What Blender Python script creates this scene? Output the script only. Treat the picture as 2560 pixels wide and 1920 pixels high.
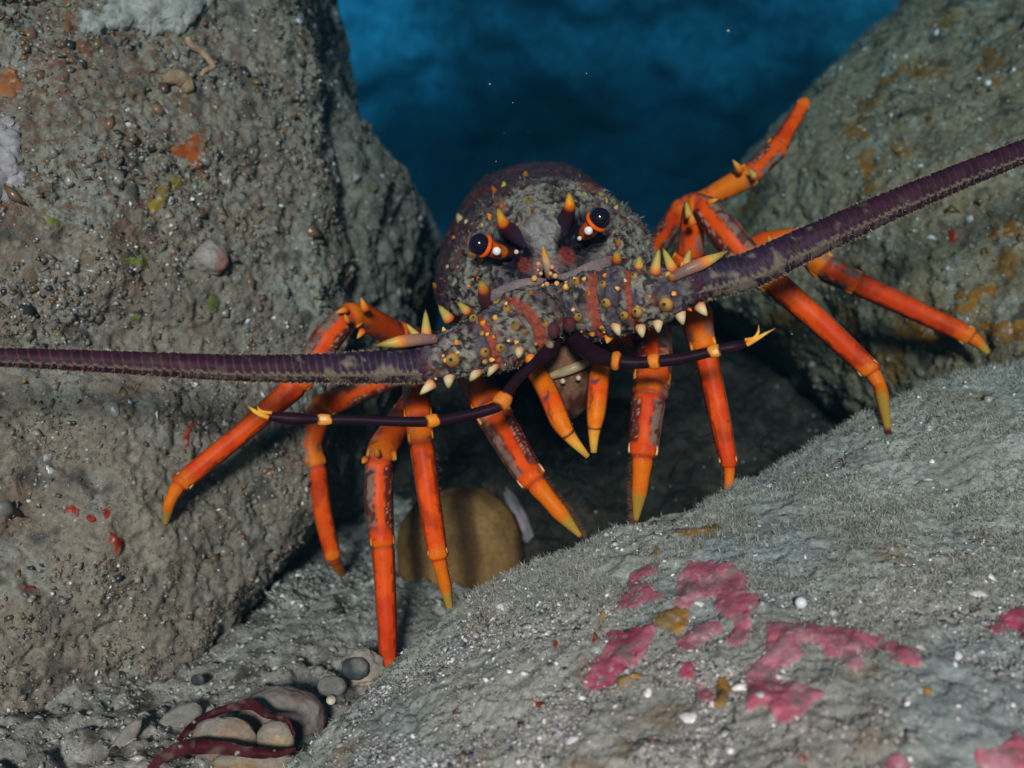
import bpy, bmesh, math, random
import numpy as np
from mathutils import Vector, Matrix
from mathutils.bvhtree import BVHTree

random.seed(7)
rng = np.random.default_rng(11)
for o in list(bpy.data.objects):
    bpy.data.objects.remove(o, do_unlink=True)
SC = bpy.context.scene
COL = SC.collection
R = math.radians

# ------------------------------------------------------------------ camera
PITCH = R(15.0)
CAM = np.array([0.0, -0.55, 0.310])
FPX = 2745.0                                   # focal length in photo pixels (2560 wide)
RT = np.array([1.0, 0, 0])
FW = np.array([0, math.cos(PITCH), -math.sin(PITCH)])
UP = np.array([0, math.sin(PITCH), math.cos(PITCH)])
cam_d = bpy.data.cameras.new('camera')
cam = bpy.data.objects.new('camera', cam_d)
COL.objects.link(cam)
cam.location = CAM
cam.rotation_euler = (math.pi / 2 - PITCH, 0, 0)
cam_d.sensor_width = 36.0
cam_d.lens = 36.0 * FPX / 2560.0
cam_d.clip_start = 0.02
cam_d.clip_end = 60.0
cam_d.dof.use_dof = True
cam_d.dof.focus_distance = 0.525
cam_d.dof.aperture_fstop = 7.5
SC.camera = cam

# ------------------------------------------------------------------ light
SUN_UP, SUN_LEFT = R(10.5), R(2.5)            # from above and a little left of the lens
sd = FW + math.tan(SUN_LEFT) * RT - math.tan(SUN_UP) * UP
sd /= np.linalg.norm(sd)
sun_d = bpy.data.lights.new('sun', 'SUN')
sun_d.energy = 5.0
sun_d.angle = R(9.0)
sun_d.color = (1.0, 0.585, 0.475)
sun = bpy.data.objects.new('sun', sun_d)
COL.objects.link(sun)
sun.location = CAM + np.array([-1.0, -2.0, 2.0])
sun.rotation_euler = Vector(sd).to_track_quat('-Z', 'Y').to_euler()
w = bpy.data.worlds.new('World')
SC.world = w
w.use_nodes = True
nt = w.node_tree
bg = nt.nodes['Background']
sky = nt.nodes.new('ShaderNodeTexSky')
sky.sky_type = 'NISHITA'
sky.sun_disc = False
sky.sun_elevation = math.asin(-sd[2])
sky.sun_rotation = math.atan2(-sd[0], -sd[1])
nt.links.new(sky.outputs[0], bg.inputs[0])
bg.inputs[1].default_value = 0.02
SC.view_settings.view_transform = 'Standard'
SC.view_settings.look = 'None'
SC.view_settings.exposure = 0.40
SC.view_settings.gamma = 1.0
SC.view_settings.use_curve_mapping = False
SC.cycles.volume_bounces = 0
SC.cycles.max_bounces = 8
SC.cycles.use_denoising = True

# the water: extinction per metre, and what little it scatters
HAZE_DENS = 0.85
HAZE_COL = (0.004, 0.035, 0.06)
HAZE_ABS = (0.03, 0.52, 0.82)

# ------------------------------------------------------------------ helpers
def P(x, y, d):
    """photo pixel + distance in front of the lens -> world point"""
    return CAM + d * FW + (x - 1280) / FPX * d * RT - (y - 960) / FPX * d * UP

def PA(a):
    a = np.asarray(a, float)
    x, y, d = a[:, 0:1], a[:, 1:2], a[:, 2:3]
    return CAM + d * FW + (x - 1280) / FPX * d * RT - (y - 960) / FPX * d * UP

def proj(p):
    q = np.asarray(p) - CAM
    d = q @ FW
    return 1280 + FPX * (q @ RT) / d, 960 - FPX * (q @ UP) / d, d

_perm = rng.permutation(256).astype(np.int64)
_perm = np.concatenate([_perm, _perm, _perm])
_grad = rng.normal(size=(256, 3)); _grad /= np.linalg.norm(_grad, axis=1)[:, None]
def perlin(p, f=1.0, seed=0):
    p = np.asarray(p, float) * f + seed * 17.31
    i = np.floor(p).astype(np.int64); fr = p - i; i &= 255
    u = fr * fr * fr * (fr * (fr * 6 - 15) + 10)
    out = 0
    for dx in (0, 1):
        wx = u[:, 0] if dx else 1 - u[:, 0]
        for dy in (0, 1):
            wy = u[:, 1] if dy else 1 - u[:, 1]
            for dz in (0, 1):
                wz = u[:, 2] if dz else 1 - u[:, 2]
                h = _perm[_perm[_perm[(i[:, 0] + dx) & 255] + ((i[:, 1] + dy) & 255)] + ((i[:, 2] + dz) & 255)]
                g = _grad[h]
                out = out + wx * wy * wz * (g[:, 0] * (fr[:, 0] - dx) + g[:, 1] * (fr[:, 1] - dy) + g[:, 2] * (fr[:, 2] - dz))
    return out * 1.6
def fbm(p, f, octs=4, seed=0, gain=0.5):
    a, s = 1.0, 0
    for k in range(octs):
        s = s + a * perlin(p, f * 2 ** k, seed + k); a *= gain
    return s
def ss(a, b, x):
    t = np.clip((x - a) / (b - a), 0, 1)
    return t * t * (3 - 2 * t)
def mixc(c, d, t):
    t = np.asarray(t)[..., None]
    return c * (1 - t) + np.asarray(d, float) * t

def props(o, label=None, cat=None, group=None, kind=None):
    if label: o['label'] = label
    if cat: o['category'] = cat
    if group: o['group'] = group
    if kind: o['kind'] = kind
    return o

def mesh_from(V, F, name, C=None, smooth=True):
    """V (n,3); F list of index arrays (all quads and/or all tris)"""
    me = bpy.data.meshes.new(name)
    V = np.asarray(V, np.float32)
    Fs = F if isinstance(F, list) else [F]
    Fs = [np.asarray(f, np.int32) for f in Fs if len(f)]
    nl = sum(f.size for f in Fs); nf = sum(len(f) for f in Fs)
    me.vertices.add(len(V)); me.loops.add(nl); me.polygons.add(nf)
    me.vertices.foreach_set('co', V.ravel())
    me.loops.foreach_set('vertex_index', np.concatenate([f.ravel() for f in Fs]))
    st, tot, k = [], [], 0
    for f in Fs:
        n = f.shape[1]
        st.append(k + np.arange(len(f), dtype=np.int32) * n); tot.append(np.full(len(f), n, np.int32)); k += f.size
    me.polygons.foreach_set('loop_start', np.concatenate(st).astype(np.int32))
    me.polygons.foreach_set('loop_total', np.concatenate(tot))
    me.polygons.foreach_set('use_smooth', np.full(nf, smooth))
    me.update(calc_edges=True)
    me.validate()
    if C is not None: set_col(me, C)
    return me

def set_col(me, C):
    C = np.asarray(C, np.float32)
    if C.shape[1] == 3: C = np.concatenate([C, np.ones((len(C), 1), np.float32)], 1)
    a = me.color_attributes.get('Col') or me.color_attributes.new('Col', 'FLOAT_COLOR', 'POINT')
    a.data.foreach_set('color', C.ravel())

def obj(name, me, mat, parent=None):
    o = bpy.data.objects.new(name, me)
    COL.objects.link(o)
    if mat:
        me.materials.clear(); me.materials.append(mat)
    if parent: o.parent = parent; o.matrix_parent_inverse = parent.matrix_world.inverted()
    return o

def empty(name, loc):
    o = bpy.data.objects.new(name, None)
    COL.objects.link(o); o.location = loc; o.empty_display_size = 0.02
    bpy.context.view_layer.update()
    return o

# ------------------------------------------------------------------ materials
def mat_base(name):
    m = bpy.data.materials.new(name); m.use_nodes = True
    t = m.node_tree; b = t.nodes['Principled BSDF']
    return m, t, b
def nd(t, typ, **kw):
    n = t.nodes.new(typ)
    for k, v in kw.items():
        if k.startswith('i_'): n.inputs[k[2:].replace('_', ' ')].default_value = v
        else: setattr(n, k, v)
    return n
def mat_vc(name, rough=0.5, nscale=900.0, namt=0.25, bump=0.3, bdist=0.0006, spec=0.5, rough_from_alpha=False, coat=0.0, sss=0.0):
    """painted by the mesh's own colour attribute, broken up by fine noise"""
    m, t, b = mat_base(name)
    L = t.links.new
    at = nd(t, 'ShaderNodeAttribute', attribute_name='Col')
    tc = nd(t, 'ShaderNodeTexCoord')
    n1 = nd(t, 'ShaderNodeTexNoise', i_Scale=nscale, i_Detail=4.0, i_Roughness=0.65)
    L(tc.outputs['Object'], n1.inputs['Vector'])
    mr = nd(t, 'ShaderNodeMapRange')
    mr.inputs['From Min'].default_value = 0.25; mr.inputs['From Max'].default_value = 0.75
    mr.inputs['To Min'].default_value = 1 - namt; mr.inputs['To Max'].default_value = 1 + namt
    L(n1.outputs['Fac'], mr.inputs['Value'])
    mx = nd(t, 'ShaderNodeMix', data_type='RGBA', blend_type='MULTIPLY')
    mx.inputs['Factor'].default_value = 1.0
    L(at.outputs['Color'], mx.inputs[6]); L(mr.outputs[0], mx.inputs[7])
    L(mx.outputs[2], b.inputs['Base Color'])
    if rough_from_alpha: L(at.outputs['Alpha'], b.inputs['Roughness'])
    else: b.inputs['Roughness'].default_value = rough
    b.inputs['Specular IOR Level'].default_value = spec
    if coat: b.inputs['Coat Weight'].default_value = coat; b.inputs['Coat Roughness'].default_value = 0.2
    if bump:
        bp = nd(t, 'ShaderNodeBump'); bp.inputs['Strength'].default_value = bump; bp.inputs['Distance'].default_value = bdist
        L(n1.outputs['Fac'], bp.inputs['Height']); L(bp.outputs[0], b.inputs['Normal'])
    return m
def mat_rock(name, speck=(0.5, 0.5, 0.52), brown=(0.10, 0.055, 0.03), sc=1.0, wamt=1.0):
    """sediment-coated stone: attribute colour, grit, brown and dark flecks, pale glints"""
    m, t, b = mat_base(name)
    L = t.links.new
    at = nd(t, 'ShaderNodeAttribute', attribute_name='Col')
    tc = nd(t, 'ShaderNodeTexCoord')
    def ramp(src, lo, hi):
        mr = nd(t, 'ShaderNodeMapRange'); mr.clamp = True
        mr.inputs['From Min'].default_value = lo; mr.inputs['From Max'].default_value = hi
        L(src, mr.inputs['Value']); return mr.outputs[0]
    def noise(s, det=3.0, r=0.6):
        n = nd(t, 'ShaderNodeTexNoise', i_Scale=s * sc, i_Detail=det, i_Roughness=r)
        L(tc.outputs['Object'], n.inputs['Vector']); return n
    def mix(fac, a, bcol, mode='MIX'):
        mx = nd(t, 'ShaderNodeMix', data_type='RGBA', blend_type=mode)
        if isinstance(fac, float): mx.inputs['Factor'].default_value = fac
        else: L(fac, mx.inputs['Factor'])
        L(a, mx.inputs[6])
        if isinstance(bcol, tuple): mx.inputs[7].default_value = bcol + (1,)
        else: L(bcol, mx.inputs[7])
        return mx.outputs[2]
    n1 = noise(420, 5.0, 0.7); n2 = noise(170, 4.0, 0.65); n3 = noise(90, 3.0, 0.6); n4 = noise(600, 3.0)
    c = at.outputs['Color']
    g = nd(t, 'ShaderNodeMapRange'); g.inputs['From Min'].default_value = 0.3; g.inputs['From Max'].default_value = 0.7
    g.inputs['To Min'].default_value = 0.62; g.inputs['To Max'].default_value = 1.38
    L(n1.outputs['Fac'], g.inputs['Value'])
    c = mix(1.0, c, g.outputs[0], 'MULTIPLY')
    fb = nd(t, 'ShaderNodeMath', operation='MULTIPLY'); L(ramp(n2.outputs['Fac'], 0.49, 0.60), fb.inputs[0]); L(at.outputs['Alpha'], fb.inputs[1])
    c = mix(fb.outputs[0], c, brown)
    fd = nd(t, 'ShaderNodeMath', operation='MULTIPLY'); L(ramp(n4.outputs['Fac'], 0.62, 0.70), fd.inputs[0]); fd.inputs[1].default_value = 0.55
    c = mix(fd.outputs[0], c, (0.025, 0.022, 0.02))
    v = nd(t, 'ShaderNodeTexVoronoi', i_Scale=330.0 * sc, i_Randomness=1.0)
    L(tc.outputs['Object'], v.inputs['Vector'])
    fsz = ramp(v.outputs['Distance'], 0.30, 0.16)
    sel = nd(t, 'ShaderNodeSeparateColor'); L(v.outputs['Color'], sel.inputs[0])
    pick = ramp(sel.outputs[0], 1.0 - 0.055 * wamt, 1.0 - 0.045 * wamt)
    fw = nd(t, 'ShaderNodeMath', operation='MULTIPLY'); L(fsz, fw.inputs[0]); L(pick, fw.inputs[1])
    c = mix(fw.outputs[0], c, speck)
    L(c, b.inputs['Base Color'])
    rr = nd(t, 'ShaderNodeMapRange'); rr.inputs['To Min'].default_value = 0.85; rr.inputs['To Max'].default_value = 0.3
    L(fw.outputs[0], rr.inputs['Value']); L(rr.outputs[0], b.inputs['Roughness'])
    b.inputs['Specular IOR Level'].default_value = 0.15
    ad = nd(t, 'ShaderNodeMath', operation='MULTIPLY_ADD'); L(n2.outputs['Fac'], ad.inputs[0]); ad.inputs[1].default_value = 2.0; L(n1.outputs['Fac'], ad.inputs[2])
    bp = nd(t, 'ShaderNodeBump'); bp.inputs['Strength'].default_value = 0.5; bp.inputs['Distance'].default_value = 0.0020 / sc
    L(ad.outputs[0], bp.inputs['Height']); L(bp.outputs[0], b.inputs['Normal'])
    return m

M_ROCKG = mat_rock('sediment_stone', wamt=0.6)
M_ROCKL = mat_rock('encrusted_stone', brown=(0.165, 0.085, 0.052))
M_ROCKR = mat_rock('ochre_stone', brown=(0.11, 0.065, 0.022))
M_FAR = mat_rock('far_reef', sc=0.12, wamt=0.0, brown=(0.05, 0.05, 0.03))
M_SHELL = mat_vc('shell_crust', 0.6, 700, 0.35, 0.6, 0.0009, 0.12)
M_LEG = mat_vc('leg_shell', 0.42, 1200, 0.18, 0.25, 0.0003, 0.10)
M_GLOSS = mat_vc('glossy_shell', 0.3, 900, 0.18, 0.15, 0.0003, 0.16)
M_EYE = mat_vc('eye_black', 0.08, 900, 0.05, 0.0, 0.0003, 0.6)
M_SPONGE = mat_vc('sponge_skin', 0.7, 350, 0.32, 0.6, 0.0014, 0.1)
M_PINK = mat_vc('coralline_crust', 0.6, 420, 0.28, 0.6, 0.0011, 0.12)
M_FEEL = mat_vc('feeler_shell', 0.5, 900, 0.3, 0.25, 0.0003, 0.10)
M_ROD = mat_vc('rod_shell', 0.45, 900, 0.25, 0.2, 0.0003, 0.08)
M_TURF = mat_vc('turf_strands', 0.8, 200, 0.2, 0.0)
M_GRAIN = mat_vc('shell_grit', 0.3, 500, 0.2, 0.0, spec=0.6)
M_WEED = mat_vc('red_weed', 0.6, 500, 0.35, 0.5, 0.0008, 0.1)

# ------------------------------------------------------------------ rocks
def get_arr(me):
    V = np.empty(len(me.vertices) * 3, np.float32); me.vertices.foreach_get('co', V)
    N = np.empty(len(me.vertices) * 3, np.float32); me.vertices.foreach_get('normal', N)
    return V.reshape(-1, 3).astype(float), N.reshape(-1, 3).astype(float)

def hulls_mesh(hulls, name):
    bm = bmesh.new()
    for pts in hulls:
        b2 = bmesh.new()
        for p in pts: b2.verts.new(p)
        r = bmesh.ops.convex_hull(b2, input=b2.verts)
        junk = [g for g in set(r['geom_interior'] + r['geom_unused']) if isinstance(g, bmesh.types.BMVert)]
        bmesh.ops.delete(b2, geom=junk, context='VERTS')
        tmp = bpy.data.meshes.new('tmp'); b2.to_mesh(tmp); b2.free()
        bm.from_mesh(tmp); bpy.data.meshes.remove(tmp)
    me = bpy.data.meshes.new(name); bm.to_mesh(me); bm.free()
    return me

def evaluated(o):
    dg = bpy.context.evaluated_depsgraph_get()
    return bpy.data.meshes.new_from_object(o.evaluated_get(dg))

def rock(name, hulls, mat, voxel, cuts, smooth, disp, paint, kind=None, margin=0.12):
    """union of hulls, rounded, finely cut where it can be seen, roughened, painted"""
    me0 = hulls_mesh(hulls, name)
    o = obj(name, me0, None)
    m = o.modifiers.new('r', 'REMESH'); m.mode = 'VOXEL'; m.voxel_size = voxel
    s = o.modifiers.new('s', 'SMOOTH'); s.factor = 0.6; s.iterations = smooth
    me1 = evaluated(o); o.modifiers.clear()
    bm = bmesh.new(); bm.from_mesh(me1); bpy.data.meshes.remove(me1)
    bm.normal_update()
    es = set()
    for f in bm.faces:
        c = np.array(f.calc_center_median()); q = CAM - c
        x, y, d = proj(c)
        if d > 0.02 and -2560 * margin < x < 2560 * (1 + margin) and -1920 * margin < y < 1920 * (1 + margin):
            if np.dot(q / np.linalg.norm(q), np.array(f.normal)) > -0.3:
                es.update(f.edges)
    if cuts: bmesh.ops.subdivide_edges(bm, edges=list(es), cuts=cuts, use_grid_fill=True)
    me2 = bpy.data.meshes.new(name); bm.to_mesh(me2); bm.free()
    o.data = me2
    s = o.modifiers.new('s', 'SMOOTH'); s.factor = 0.5; s.iterations = 12
    me3 = evaluated(o); o.modifiers.clear()
    o.data = me3; me3.name = name
    for junk in (me0, me2): bpy.data.meshes.remove(junk)
    V, N = get_arr(me3)
    V = disp(V, N)
    me3.vertices.foreach_set('co', V.astype(np.float32).ravel())
    me3.polygons.foreach_set('use_smooth', np.ones(len(me3.polygons), bool))
    me3.update()
    V, N = get_arr(me3)
    set_col(me3, paint(V, N))
    me3.materials.clear(); me3.materials.append(mat)
    if kind: o['kind'] = kind
    bpy.context.view_layer.update()
    return o

def bvh(o):
    return BVHTree.FromObject(o, bpy.context.evaluated_depsgraph_get())
def cast(tree, x, y):
    dr = P(x, y, 1.0) - CAM; L = np.linalg.norm(dr); dr /= L
    h = tree.ray_cast(Vector(CAM), Vector(dr))
    if h[0] is None: return None
    p = np.array(h[0]); return p, np.array(h[1]), float((p - CAM) @ FW)

def rough(a1=0.010, a2=0.004, a3=0.0018, pits=0.003, seed=0, f=1.0):
    def fn(V, N):
        h = a1 * fbm(V, 14 * f, 2, seed) + a2 * fbm(V, 50 * f, 2, seed + 5) + a3 * fbm(V, 190 * f, 2, seed + 9)
        h -= pits * ss(0.25, 0.55, perlin(V, 75 * f, seed + 3)) + 0.5 * pits * ss(0.25, 0.5, perlin(V, 170 * f, seed + 4))
        w2 = 0.5 * a2 * np.stack([perlin(V, 60 * f, seed + 30 + k) for k in range(3)], 1)
        return V + N * h[:, None] + w2
    return fn

def paint_rock(base, alts, seed=0, brownness=None):
    """base colour plus [(colour, frequency, lo, hi)] blotches; alpha is the share of brown flecks"""
    def fn(V, N):
        C = np.tile(np.asarray(base, float), (len(V), 1))
        C *= (1 + 0.22 * fbm(V, 30, 3, seed))[:, None]
        for k, (c, f, lo, hi) in enumerate(alts):
            C = mixc(C, c, ss(lo, hi, fbm(V, f, 3, seed + 11 * (k + 1))))
        a = np.full(len(V), 0.5) if brownness is None else brownness(V)
        return np.concatenate([np.clip(C, 0.004, 1), a[:, None]], 1)
    return fn

def slab(front, back_d, grow=1.0, shift=(0, 0)):
    """front points (px, py, d) plus the same ones pushed to depth d+back_d"""
    pts = [P(*p) for p in front]
    for x, y, d in front:
        pts.append(P(1280 + (x - 1280) * grow * d / (d + back_d) + shift[0], 960 + (y - 960) * grow * d / (d + back_d) + shift[1], d + back_d))
    return pts

# ------------------------------------------------------------------ the setting: sea bed, reef wall
def grid_mesh(name, X, Y, Z, mat, C=None):
    n, m = X.shape
    V = np.stack([X, Y, Z], -1).reshape(-1, 3)
    I = np.arange(n * m).reshape(n, m)
    F = np.stack([I[:-1, :-1], I[:-1, 1:], I[1:, 1:], I[1:, :-1]], -1).reshape(-1, 4)
    return obj(name, mesh_from(V, F, name, C), mat)

# sandy, gritty bottom of the cleft (fine part near the camera, coarse beyond)
gx = np.linspace(-0.42, 0.42, 420); gy = np.linspace(-0.25, 0.75, 500)
X, Y = np.meshgrid(gx, gy)
V0 = np.stack([X.ravel(), Y.ravel(), 0 * X.ravel()], 1)
Z = (0.010 * fbm(V0, 9, 3, 2) + 0.004 * fbm(V0, 45, 3, 4) + 0.0035 * np.abs(fbm(V0, 120, 2, 6))
     - 0.006 * ss(0.2, 0.5, perlin(V0, 60, 8)))
Cf = np.tile(np.array([0.31, 0.295, 0.265]), (len(V0), 1)) * (1 + 0.3 * fbm(V0, 60, 3, 12))[:, None]
Cf = mixc(Cf, (0.10, 0.085, 0.07), ss(0.25, 0.6, fbm(V0, 40, 2, 15)))
Cf = np.concatenate([np.clip(Cf, 0.01, 1), np.full((len(Cf), 1), 0.4)], 1)
seabed_near = grid_mesh('sea_floor', X, Y, Z.reshape(X.shape) + 0.004, M_ROCKG, Cf)
props(seabed_near, kind='structure')
gx = np.linspace(-3.5, 3.5, 170); gy = np.linspace(-0.62, 3.4, 160)
X, Y = np.meshgrid(gx, gy)
V0 = np.stack([X.ravel(), Y.ravel(), 0 * X.ravel()], 1)
Z = 0.05 * fbm(V0, 1.3, 3, 2) - 0.07
Cf = np.tile(np.array([0.20, 0.19, 0.17]), (len(V0), 1)) * (1 + 0.3 * fbm(V0, 6, 3, 12))[:, None]
Cf = np.concatenate([np.clip(Cf, 0.01, 1), np.full((len(Cf), 1), 0.4)], 1)
props(grid_mesh('sand_plain', X, Y, Z.reshape(X.shape), M_FAR, Cf), kind='structure')

# far reef wall behind the cleft: curves round both sides and rises out of view
th = np.linspace(R(-86), R(86), 420); hh = np.linspace(-0.25, 3.2, 220)
T, H = np.meshgrid(th, hh)
rad = 3.15 + 0.25 * (H / 2.9)
V0 = np.stack([rad.ravel() * np.sin(T.ravel()), rad.ravel() * np.cos(T.ravel()), H.ravel()], 1)
bul = 0.16 * fbm(V0, 1.6, 3, 21) + 0.06 * fbm(V0, 6, 3, 22)
rr = rad.ravel() - bul
X = (rr * np.sin(T.ravel())).reshape(T.shape); Y = (rr * np.cos(T.ravel())).reshape(T.shape) - 0.3
Cw = np.tile(np.array([0.23, 0.23, 0.21]), (len(V0), 1)) * (1 + 0.25 * fbm(V0, 5, 3, 31))[:, None]
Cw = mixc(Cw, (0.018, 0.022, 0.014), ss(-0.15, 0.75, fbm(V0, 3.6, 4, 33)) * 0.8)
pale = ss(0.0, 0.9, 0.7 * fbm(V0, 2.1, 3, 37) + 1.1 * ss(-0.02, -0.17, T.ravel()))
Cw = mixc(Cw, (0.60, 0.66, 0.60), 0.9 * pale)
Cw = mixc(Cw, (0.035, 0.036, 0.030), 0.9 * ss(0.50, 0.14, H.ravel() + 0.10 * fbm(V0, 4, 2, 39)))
Cw = np.concatenate([np.clip(Cw, 0.01, 1), np.full((len(Cw), 1), 0.3)], 1)
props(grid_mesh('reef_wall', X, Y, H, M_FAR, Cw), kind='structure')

# ------------------------------------------------------------------ boulders
def brown_left(V):
    x, y, d = proj(V)
    return np.clip(0.22 + 0.75 * ss(950, 400, y) * ss(820, 450, x), 0, 0.92)
A1 = [(-1500, -500, .66), (-1500, 950, .60), (-500, -420, .60), (650, -420, .74), (742, -40, .725), (775, 120, .715), (800, 215, .705), (822, 330, .70), (828, 480, .70),
      (845, 700, .70), (850, 950, .70), (-500, 950, .535), (300, 300, .612), (300, 700, .60)]
A2 = [(-1500, 800, .60), (-1500, 2500, .56), (-500, 800, .545), (840, 850, .70), (830, 1050, .70), (785, 1270, .665), (690, 1400, .645), (595, 1510, .63), (480, 1630, .61), (395, 1760, .60),
      (300, 1860, .59), (180, 2000, .58), (60, 2150, .57), (-500, 2250, .50), (300, 1000, .59), (300, 1350, .575), (100, 1650, .555)]
left_boulder = rock('boulder', [slab(A1, 0.30), slab(A2, 0.26)], M_ROCKL, 0.010, 6, 5, rough(0.006, 0.0027, 0.0017, 0.0022, 3),
                    paint_rock((0.235, 0.200, 0.160), [((0.19, 0.130, 0.095), 26, 0.25, 1.0), ((0.26, 0.245, 0.21), 17, 0.2, 0.6), ((0.085, 0.078, 0.07), 45, 0.35, 0.7)], 5, brown_left))
props(left_boulder, 'huge grey-brown boulder crusted with sponges and flecks, filling the left side', 'boulder')

B1 = [(740, 100, .80), (800, 190, .775), (905, 330, .785), (975, 405, .795), (1035, 480, .81), (1052, 545, .82), (1050, 660, .82), (1015, 800, .82),
      (985, 950, .83), (940, 1120, .82), (870, 1290, .81), (780, 1420, .80), (620, 1500, .78), (700, 600, .745), (815, 300, .735), (930, 470, .755), (960, 640, .765), (860, 900, .745)]
behind_boulder = rock('boulder', [slab(B1, 0.30)], M_ROCKG, 0.010, 3, 6, rough(0.008, 0.004, 0.002, 0.003, 13),
                      paint_rock((0.185, 0.170, 0.142), [((0.13, 0.07, 0.045), 22, 0.35, 0.8), ((0.17, 0.16, 0.14), 30, 0.25, 0.6)], 25))
props(behind_boulder, 'round dark grey boulder standing behind the right edge of the huge crusted boulder', 'boulder')

D1 = [(2420, -160, 1.0), (2270, 35, .95), (2200, 120, .93), (2065, 215, .90), (1985, 320, .87), (1905, 445, .86), (1800, 560, .88), (1690, 622, .92), (1780, 680, .93),
      (1930, 770, .92), (2080, 900, .90), (2250, 1080, .84), (2400, 1200, .74), (2950, 1250, .60), (3100, 500, .62), (3000, -300, .80), (4000, -200, .80), (4200, 700, .68), (4000, 1400, .64),
      (2150, 420, .775), (2350, 300, .765), (2300, 690, .715), (2080, 620, .785), (2520, 820, .665), (2560, 500, .69)]
right_boulder = rock('boulder', [slab(D1, 0.35)], M_ROCKR, 0.011, 5, 6, rough(0.008, 0.0032, 0.0015, 0.0020, 23),
                     paint_rock((0.215, 0.180, 0.122), [((0.20, 0.105, 0.028), 24, 0.30, 0.70), ((0.25, 0.235, 0.19), 34, 0.3, 0.6), ((0.06, 0.055, 0.045), 40, 0.4, 0.7)], 45))
props(right_boulder, 'sloping olive-grey boulder with ochre patches, behind the right-hand feeler', 'boulder')

E1 = [(4300, 2350, .33), (4000, 1500, .48), (600, 2060, .46), (700, 1895, .49), (835, 1790, .505), (980, 1652, .525), (1060, 1560, .535), (1200, 1450, .54), (1420, 1355, .55), (1650, 1275, .56), (1860, 1185, .575),
      (2000, 1230, .575), (2150, 1160, .56), (700, 2250, .40), (1500, 2350, .335), (2700, 2350, .31), (2800, 1400, .50),
      (1150, 1700, .462), (1600, 1500, .468), (2100, 1400, .475), (1500, 1900, .40), (2300, 1800, .375)]
E2 = [(3900, 900, .63), (4200, 1500, .52), (1830, 1215, .60), (2000, 1122, .60), (2150, 1025, .605), (2360, 925, .615), (2600, 862, .625), (2900, 850, .62), (2100, 1300, .535), (2700, 1300, .50), (2500, 1100, .54), (2900, 1500, .48)]
def backdown(front, b, down):
    pts = [P(*p) for p in front]
    return pts + [P(*p) + b * FW - down * UP for p in front]
turf_boulder = rock('boulder', [backdown(E1, 0.10, 0.17), backdown(E2, 0.09, 0.15)], M_ROCKG, 0.008, 6, 8, rough(0.0040, 0.0019, 0.0011, 0.0012, 33, 1.15),
                    paint_rock((0.310, 0.335, 0.303), [((0.38, 0.405, 0.38), 30, 0.15, 0.6), ((0.25, 0.225, 0.17), 34, 0.35, 0.7), ((0.265, 0.325, 0.33), 9, 0.0, 0.6)], 65, lambda V: np.full(len(V), 0.06)))
props(turf_boulder, 'pale grey boulder furred with turf and pink crusts, nearest the camera', 'boulder')

BT = {'left': bvh(left_boulder), 'behind': bvh(behind_boulder), 'right': bvh(right_boulder), 'turf': bvh(turf_boulder), 'floor': bvh(seabed_near)}

# gritty slab with a dark crack under it, on the floor of the cleft
S1 = [(650, 1470, .655), (700, 1440, .70), (760, 1400, .74), (900, 1390, .76), (1000, 1420, .76), (980, 1540, .68), (850, 1530, .66), (780, 1528, .655), (720, 1505, .652)]
slab_rock = rock('flat_stone', [[P(*p) for p in S1] + [P(*p) - 0.012 * UP + 0.012 * FW for p in S1]], M_ROCKG, 0.006, 3, 3, rough(0.003, 0.003, 0.0015, 0.002, 43),
                 paint_rock((0.29, 0.275, 0.245), [((0.35, 0.335, 0.31), 60, 0.2, 0.5), ((0.09, 0.08, 0.07), 50, 0.3, 0.6)], 75))
props(slab_rock, 'flat gritty grey stone with a dark crack below its edge, on the cleft floor', 'stone')
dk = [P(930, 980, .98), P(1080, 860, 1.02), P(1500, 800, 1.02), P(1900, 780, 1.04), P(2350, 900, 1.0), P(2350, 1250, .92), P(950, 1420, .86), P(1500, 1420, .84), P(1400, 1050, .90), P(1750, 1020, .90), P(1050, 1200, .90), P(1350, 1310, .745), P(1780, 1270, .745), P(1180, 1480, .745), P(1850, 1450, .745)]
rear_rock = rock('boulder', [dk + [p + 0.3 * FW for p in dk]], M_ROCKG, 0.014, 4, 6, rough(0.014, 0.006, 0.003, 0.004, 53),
                 paint_rock((0.032, 0.029, 0.025), [((0.020, 0.018, 0.016), 20, 0.1, 0.6), ((0.065, 0.06, 0.055), 26, 0.45, 0.8)], 85))  # shade and light falloff in the hollow put into the stone's near-black colour
props(rear_rock, 'boulder in the back of the cleft, its shade put into a near-black colour, seen between the legs', 'boulder')

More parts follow.
